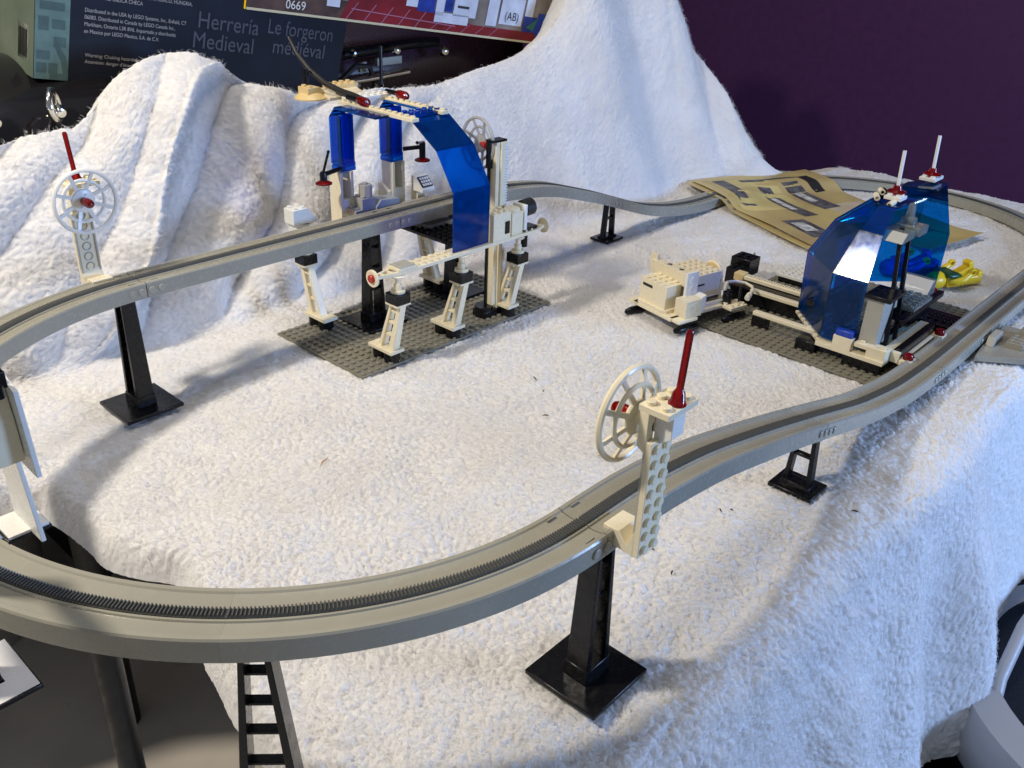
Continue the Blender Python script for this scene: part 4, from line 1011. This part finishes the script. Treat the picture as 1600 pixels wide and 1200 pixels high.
TEALD = rough_mat('dark_teal_print', (.06, .11, .11), .45, 60, .25, .02)
PINK = simple('pale_text_ink', (.40, .38, .38), .5); DIM = simple('grey_text_ink', (.065, .065, .085), .5); OFFW = simple('white_ink', (.72, .71, .67), .5)
bx, rect, poly, txt, txt_side, LX = slab_box('navy_carton', 'navy blue toy carton with Herreria Medieval lettering behind the fleece hump', 'box', (54, 480, 216), (396, 480, 157), 190, 95, NAVY)
rect('end_print', GREENC, 0, 95, 0, 190, side=1)
rect('castle_print', TEAL, 0, 31, 0, 190)
for (u, v, w_, h_) in ((2, 6, 9, 9), (13, 6, 8, 9), (2, 18, 12, 8), (17, 30, 11, 9), (3, 44, 9, 12), (15, 46, 12, 8), (4, 62, 22, 7), (2, 76, 12, 20), (17, 74, 10, 12)):
    rect('stone_print', TEALD, u, u+w_, v, v+h_, -.5)
poly('arch_print', TEALD, [(14, 0), (31, 0), (31, 8), (28, 22), (20, 34), (18, 30), (24, 18), (26, 6), (14, 6)], -.65)
rect('barcode_label', OFFW, 12, 34, 12, 44, side=1)
for k in range(9):
    mb = MB(); ex, up, en, _ = panel_frame((54, 480, 216), (396, 480, 157), (0, -.12, 1), None, 1, 1); P = Vector((54, 480, 216))
    p = P-ex*.9+up*15-en*(14+2.1*k); wv = -en*(.8 if k % 3 else 1.3); mb.add([tuple(p), tuple(p+wv), tuple(p+wv+up*25), tuple(p+up*25)], [(0,1,2,3)]); mb.build('barcode_bar', INK, bx, smooth=0)
txt('Herrería', DIM, 23, 158, 64, sx=.9); txt('Medieval', DIM, 23, 154, 44, sx=.9); txt('Le forgeron', DIM, 22, 241, 68, sx=.84); txt('médiéval', DIM, 22, 250, 48, sx=.92)
for k, line in enumerate(('IMPORTADO POR: LEGO MEXICO, S.A. DE C.V.', 'PASEO DE LOS TAMARINDOS, CIUDAD DE MEXICO', 'MEXICO. HECHO EN DINAMARCA, MEXICO, HUNGRIA,', 'CHINA Y REPUBLICA CHECA', '', 'Distributed in the USA by LEGO Systems, Inc., Enfield, CT', '06083. Distributed in Canada by LEGO Canada Inc.,', 'Markham, Ontario L3R 8V6. Importado y distribuido', 'en Mexico por LEGO Mexico, S.A. de C.V.')):
    if line: txt(line, PINK, 5.0, 44, 96-6.3*k, sx=.86)
txt('Warning: Choking hazard. Small parts.', PINK, 4.6, 46, 24); txt('Attention: danger d\'étouffement.', PINK, 4.6, 46, 18)

CREAM = simple('worn_card_edge', (.62, .56, .36), .6); REDC = rough_mat('brick_red_print', (.20, .012, .018), .4, 30, .3, .02); YELC = simple('yellow_print', (.86, .60, .02), .4)
GRYC = rough_mat('grey_moon_print', (.24, .20, .17), .5, 25, .35, .02); BRWN = rough_mat('brown_moon_print', (.08, .045, .035), .5, 40, .5, .02)
WPR = rough_mat('white_model_print', (.62, .66, .76), .4, 60, .12, 0); BLPR = rough_mat('blue_model_print', (.02, .05, .32), .4, 60, .4, 0); GNPR = simple('green_print', (.02, .15, .12), .4)
rx, rect, poly, txt, txt_side, LX = slab_box('red_yellow_carton', 'old red and yellow toy carton numbered 0669 lying on top at the back', 'box', (276, 466, 267), (848, 450, 187), 160, 70, GRYC)
rect('card_edge', CREAM, 0, LX, 0, 2.6, -.9)
rect('yellow_end', YELC, 0, 70, 0, 160, side=1)
rect('brown_ground', BRWN, 0, 190, 2.6, 22, -.4)
rect('red_logo_square', REDO, 6, 44, 16, 60, -.7)
poly('red_floor', REDC, [(120, 2.6), (470, 2.6), (470, 14), (330, 14), (205, 34), (130, 24)], -.55)
LINE = simple('pale_line_print', (.42, .16, .26), .5)
for k in range(10):
    u = 128+26*k; poly('floor_line', LINE, [(u, 2.6), (u+1.2, 2.6), (u+16, 22 if k < 5 else 14), (u+14.8, 22 if k < 5 else 14)], -.75)
poly('floor_line', LINE, [(135, 14), (300, 9), (300, 10), (135, 15)], -.75)
for (u0, u1, v0, v1) in ((70, 96, 22, 60), (100, 118, 14, 60), (120, 140, 26, 60), (214, 232, 26, 62), (262, 320, 12, 24), (262, 276, 20, 62), (292, 332, 22, 50), (352, 372, 16, 60), (376, 420, 20, 54), (424, 440, 26, 60)):
    rect('model_print', WPR, u0, u1, v0, v1, -.9)
for (u0, u1, v0, v1) in ((142, 160, 40, 60), (232, 260, 22, 42), (276, 290, 26, 44), (424, 452, 14, 34), (452, 474, 10, 40)):
    rect('blue_print', BLPR, u0, u1, v0, v1, -1.0)
poly('blue_print', BLPR, [(474, 3), (500, 8), (508, 40), (480, 30)], -1.0); poly('green_print', GNPR, [(430, 20), (446, 16), (452, 34)], -1.2)
rect('vent_print', INK, 298, 318, 32, 35, -1.2); rect('vent_print', INK, 84, 88, 26, 40, -1.2)
txt('(AB)', INK, 15, 385, 26, -1.2); txt('0669', OFFW, 13, 47, 6, -1.0)

# ------------------------------------------------------------------ black drum with chrome lugs, and hardware clutter
dr = thing('black_drum', 'glossy black drum lying on its side with chrome lugs at upper left', 'drum', (60, 560, 40))
GLOSS = plastic('gloss_black_shell', (.010, .009, .011), .12, .05, 0, rvar=.04)
MB().lathe([(118, 0), (120, 4), (120, 330), (118, 334)], (-210, 560, 110), (1, -.05, 0), 64).build('shell', GLOSS, dr)
MB().tube([(-260, 432, 122), (-100, 424, 124), (60, 430, 140), (100, 436, 148)], 4.5, 12).build('chrome_rod', CHROME, dr)
MB().tube([(-260, 430, 140), (-60, 428, 136), (60, 436, 146)], 2.0, 8).build('chrome_wire', CHROME, dr)
for (x, z) in ((52, 198), (-4, 196)):
    lg = MB().torus((x, 440, z), (.8, -.6, .1), 13, 3.2, 30, 10).build('chrome_ring', CHROME, dr)
    MB().lathe([(4, 0), (6, 3), (4, 10), (1, 11)], (x, 436, z-3), (0, -1, -.2), 14).build('lug_screw', CHROME, lg)
hw = thing('hardware_clutter', 'black stand hardware with chrome bits in the gap under the red carton', 'music stand', (480, 560, 100))
DKP = plastic('dark_purple_shell', (.045, .022, .04), .25)
MB().lathe([(70, 0), (72, 3), (72, 420), (70, 424)], (370, 640, 150), (1, -.12, .06), 40).build('shell', DKP, hw)
MB().tube([(400, 540, 196), (470, 530, 202), (560, 530, 206), (620, 540, 204)], 7, 12).build('black_bar', BLACK, hw)
MB().tube([(395, 520, 168), (470, 510, 172), (540, 508, 176)], 4, 12).build('chrome_bar', CHROME, hw)
MB().tube([(430, 515, 150), (434, 512, 176), (452, 508, 190), (474, 508, 188), (486, 512, 168), (486, 516, 150)], 3.4, 10).build('black_cable', BLACKM, hw)
for (x, z, r, h) in ((452, 204, 5, 5), (520, 203, 6, 8), (398, 160, 6, 10), (604, 196, 7, 10)):
    MB().lathe([(r*.6, 0), (r, h*.4), (r*.8, h), (r*.3, h+2)], (x, 512, z), (-.2, -1, .2), 18).build('chrome_knob', CHROME, hw)
BR = plastic('pale_bracket', (.40, .42, .38), .3)
for (x0, x1, z0, z1) in ((440, 470, 158, 166), (470, 482, 178, 190), (498, 540, 184, 194), (404, 412, 170, 186)):
    MB().box(x0, x1, 520, 526, z0, z1).xform(Matrix.Translation((x0, 523, z0)) @ Matrix.Rotation(random.uniform(-.2, .1), 4, 'Y') @ Matrix.Translation((-x0, -523, -z0))).build('pale_bracket', BR, hw, bevel=1)

# ------------------------------------------------------------------ bits of debris on the fleece
WOOD = simple('brown_splinter', (.10, .045, .02), .8); TANW = simple('tan_splinter', (.42, .24, .10), .8); DARK = simple('dark_crumb', (.02, .015, .012), .8)
DEB = [((41, 48), 13, 25, TANW, 'longest tan splinter, lying on open fleece left of centre'), ((203, -194), 4, 60, DARK, 'dark sliver under the near ramp, left of the short support'),
       ((210, -199), 2.6, 100, WOOD, 'tiny brown sliver just right of the dark sliver under the ramp'), ((261, 31), 8, 70, DARK, 'thin dark thread on the fleece right of the station baseplate'),
       ((248, 10), 3, 10, WOOD, 'small brown crumb on the fleece below the thin dark thread'), ((217, -19), 6, 150, WOOD, 'curled brown thread above the near dish wheel'),
       ((120, -208), 4.5, 20, DARK, 'dark sliver on the fleece right of the near tower support'), ((129, -187), 2.4, 110, DARK, 'black speck beside the foot of the near mast'),
       ((201, -90), 9, 160, TANW, 'pale brown hair on the fleece behind the near dish wheel'), ((270, -264), 6, 120, DARK, 'dark sliver at the table edge right of the short support')]
for (x, y), L_, a, mt, lab in DEB:
    a = math.radians(a); z = ground(x, y, 5)+.4; c, s_ = math.cos(a), math.sin(a)
    OFF = (0, 0, 0)
    o = MB().tube([(x-c*L_*.5, y-s_*L_*.5, z), (x-c*L_*.1-s_*L_*.06, y-s_*L_*.1+c*L_*.06, z+.9), (x+c*L_*.2, y+s_*L_*.2, z+.9), (x+c*L_*.5, y+s_*L_*.5, z+.2)], [.2, .62, .5, .15], 6).build('splinter', mt, None, (x, y, z))
    o.location = (x*S, y*S, z*S); tag(o, lab, 'splinter')

# ------------------------------------------------------------------ loose fibres of the fleece
def make_fibres(n):
    rs = np.random.RandomState(11)
    ny_, nx_ = BP.shape[:2]
    i = rs.randint(8, ny_-26, n*4); j = rs.randint(2, nx_-3, n*4)
    p = BP[i, j]
    cam = np.array([-294., -428., 372.]); d = np.linalg.norm(p-cam, axis=1)
    keep = rs.rand(len(p)) < np.clip(1.25-d/1400., .25, 1)
    for (x0, x1, y0, y1) in ((146, 406, 132, 264), (469, 729, -228, 8), (840, 1120, -90, 240)):
        keep &= ~((p[:, 0] > x0) & (p[:, 0] < x1) & (p[:, 1] > y0) & (p[:, 1] < y1))
    i, j, p = i[keep][:n], j[keep][:n], p[keep][:n]; n = len(p)
    du = BP[i, j+2]-BP[i, j-2]; dv = BP[i+2, j]-BP[i-2, j]
    nn = np.cross(du, dv); nn /= np.linalg.norm(nn, axis=1, keepdims=True)+1e-9
    du /= np.linalg.norm(du, axis=1, keepdims=True)+1e-9; dw = np.cross(nn, du)
    a = rs.rand(n)*2*np.pi; t = du*np.cos(a)[:, None]+dw*np.sin(a)[:, None]; b = np.cross(nn, t)
    L = ((1.8+2.4*rs.rand(n))*(1+.9*(i > NW0+NW1+40)))[:, None]; lift = (.35+.75*rs.rand(n))[:, None]; cu = (rs.rand(n)-.5)[:, None]*1.6
    P = [p-nn*.2, p+nn*.5*lift*L*.7+t*.25*L, p+nn*.75*lift*L*.7+t*.6*L+b*cu*.5, p+nn*.55*lift*L*.7+t*.95*L+b*cu*1.4]
    A = np.stack(P, 1).reshape(-1, 3)*S
    hc = bpy.data.hair_curves.new('pile_fibres'); hc.add_curves([4]*n)
    hc.attributes['position'].data.foreach_set('vector', A.astype(np.float32).ravel())
    ra = hc.attributes.get('radius') or hc.attributes.new('radius', 'FLOAT', 'POINT')
    ra.data.foreach_set('value', np.tile(np.array([.085, .08, .06, .02], np.float32)*S, n))
    m, nt, b_ = newmat('white_fibre'); b_.inputs['Base Color'].default_value = (.84, .825, .81, 1); b_.inputs['Roughness'].default_value = .9; b_.inputs['Specular IOR Level'].default_value = .1
    hc.materials.append(m)
    o = bpy.data.objects.new('pile_fibres', hc); COL.objects.link(o); o.parent = BLANKET; o['kind'] = 'stuff'
make_fibres(380000)
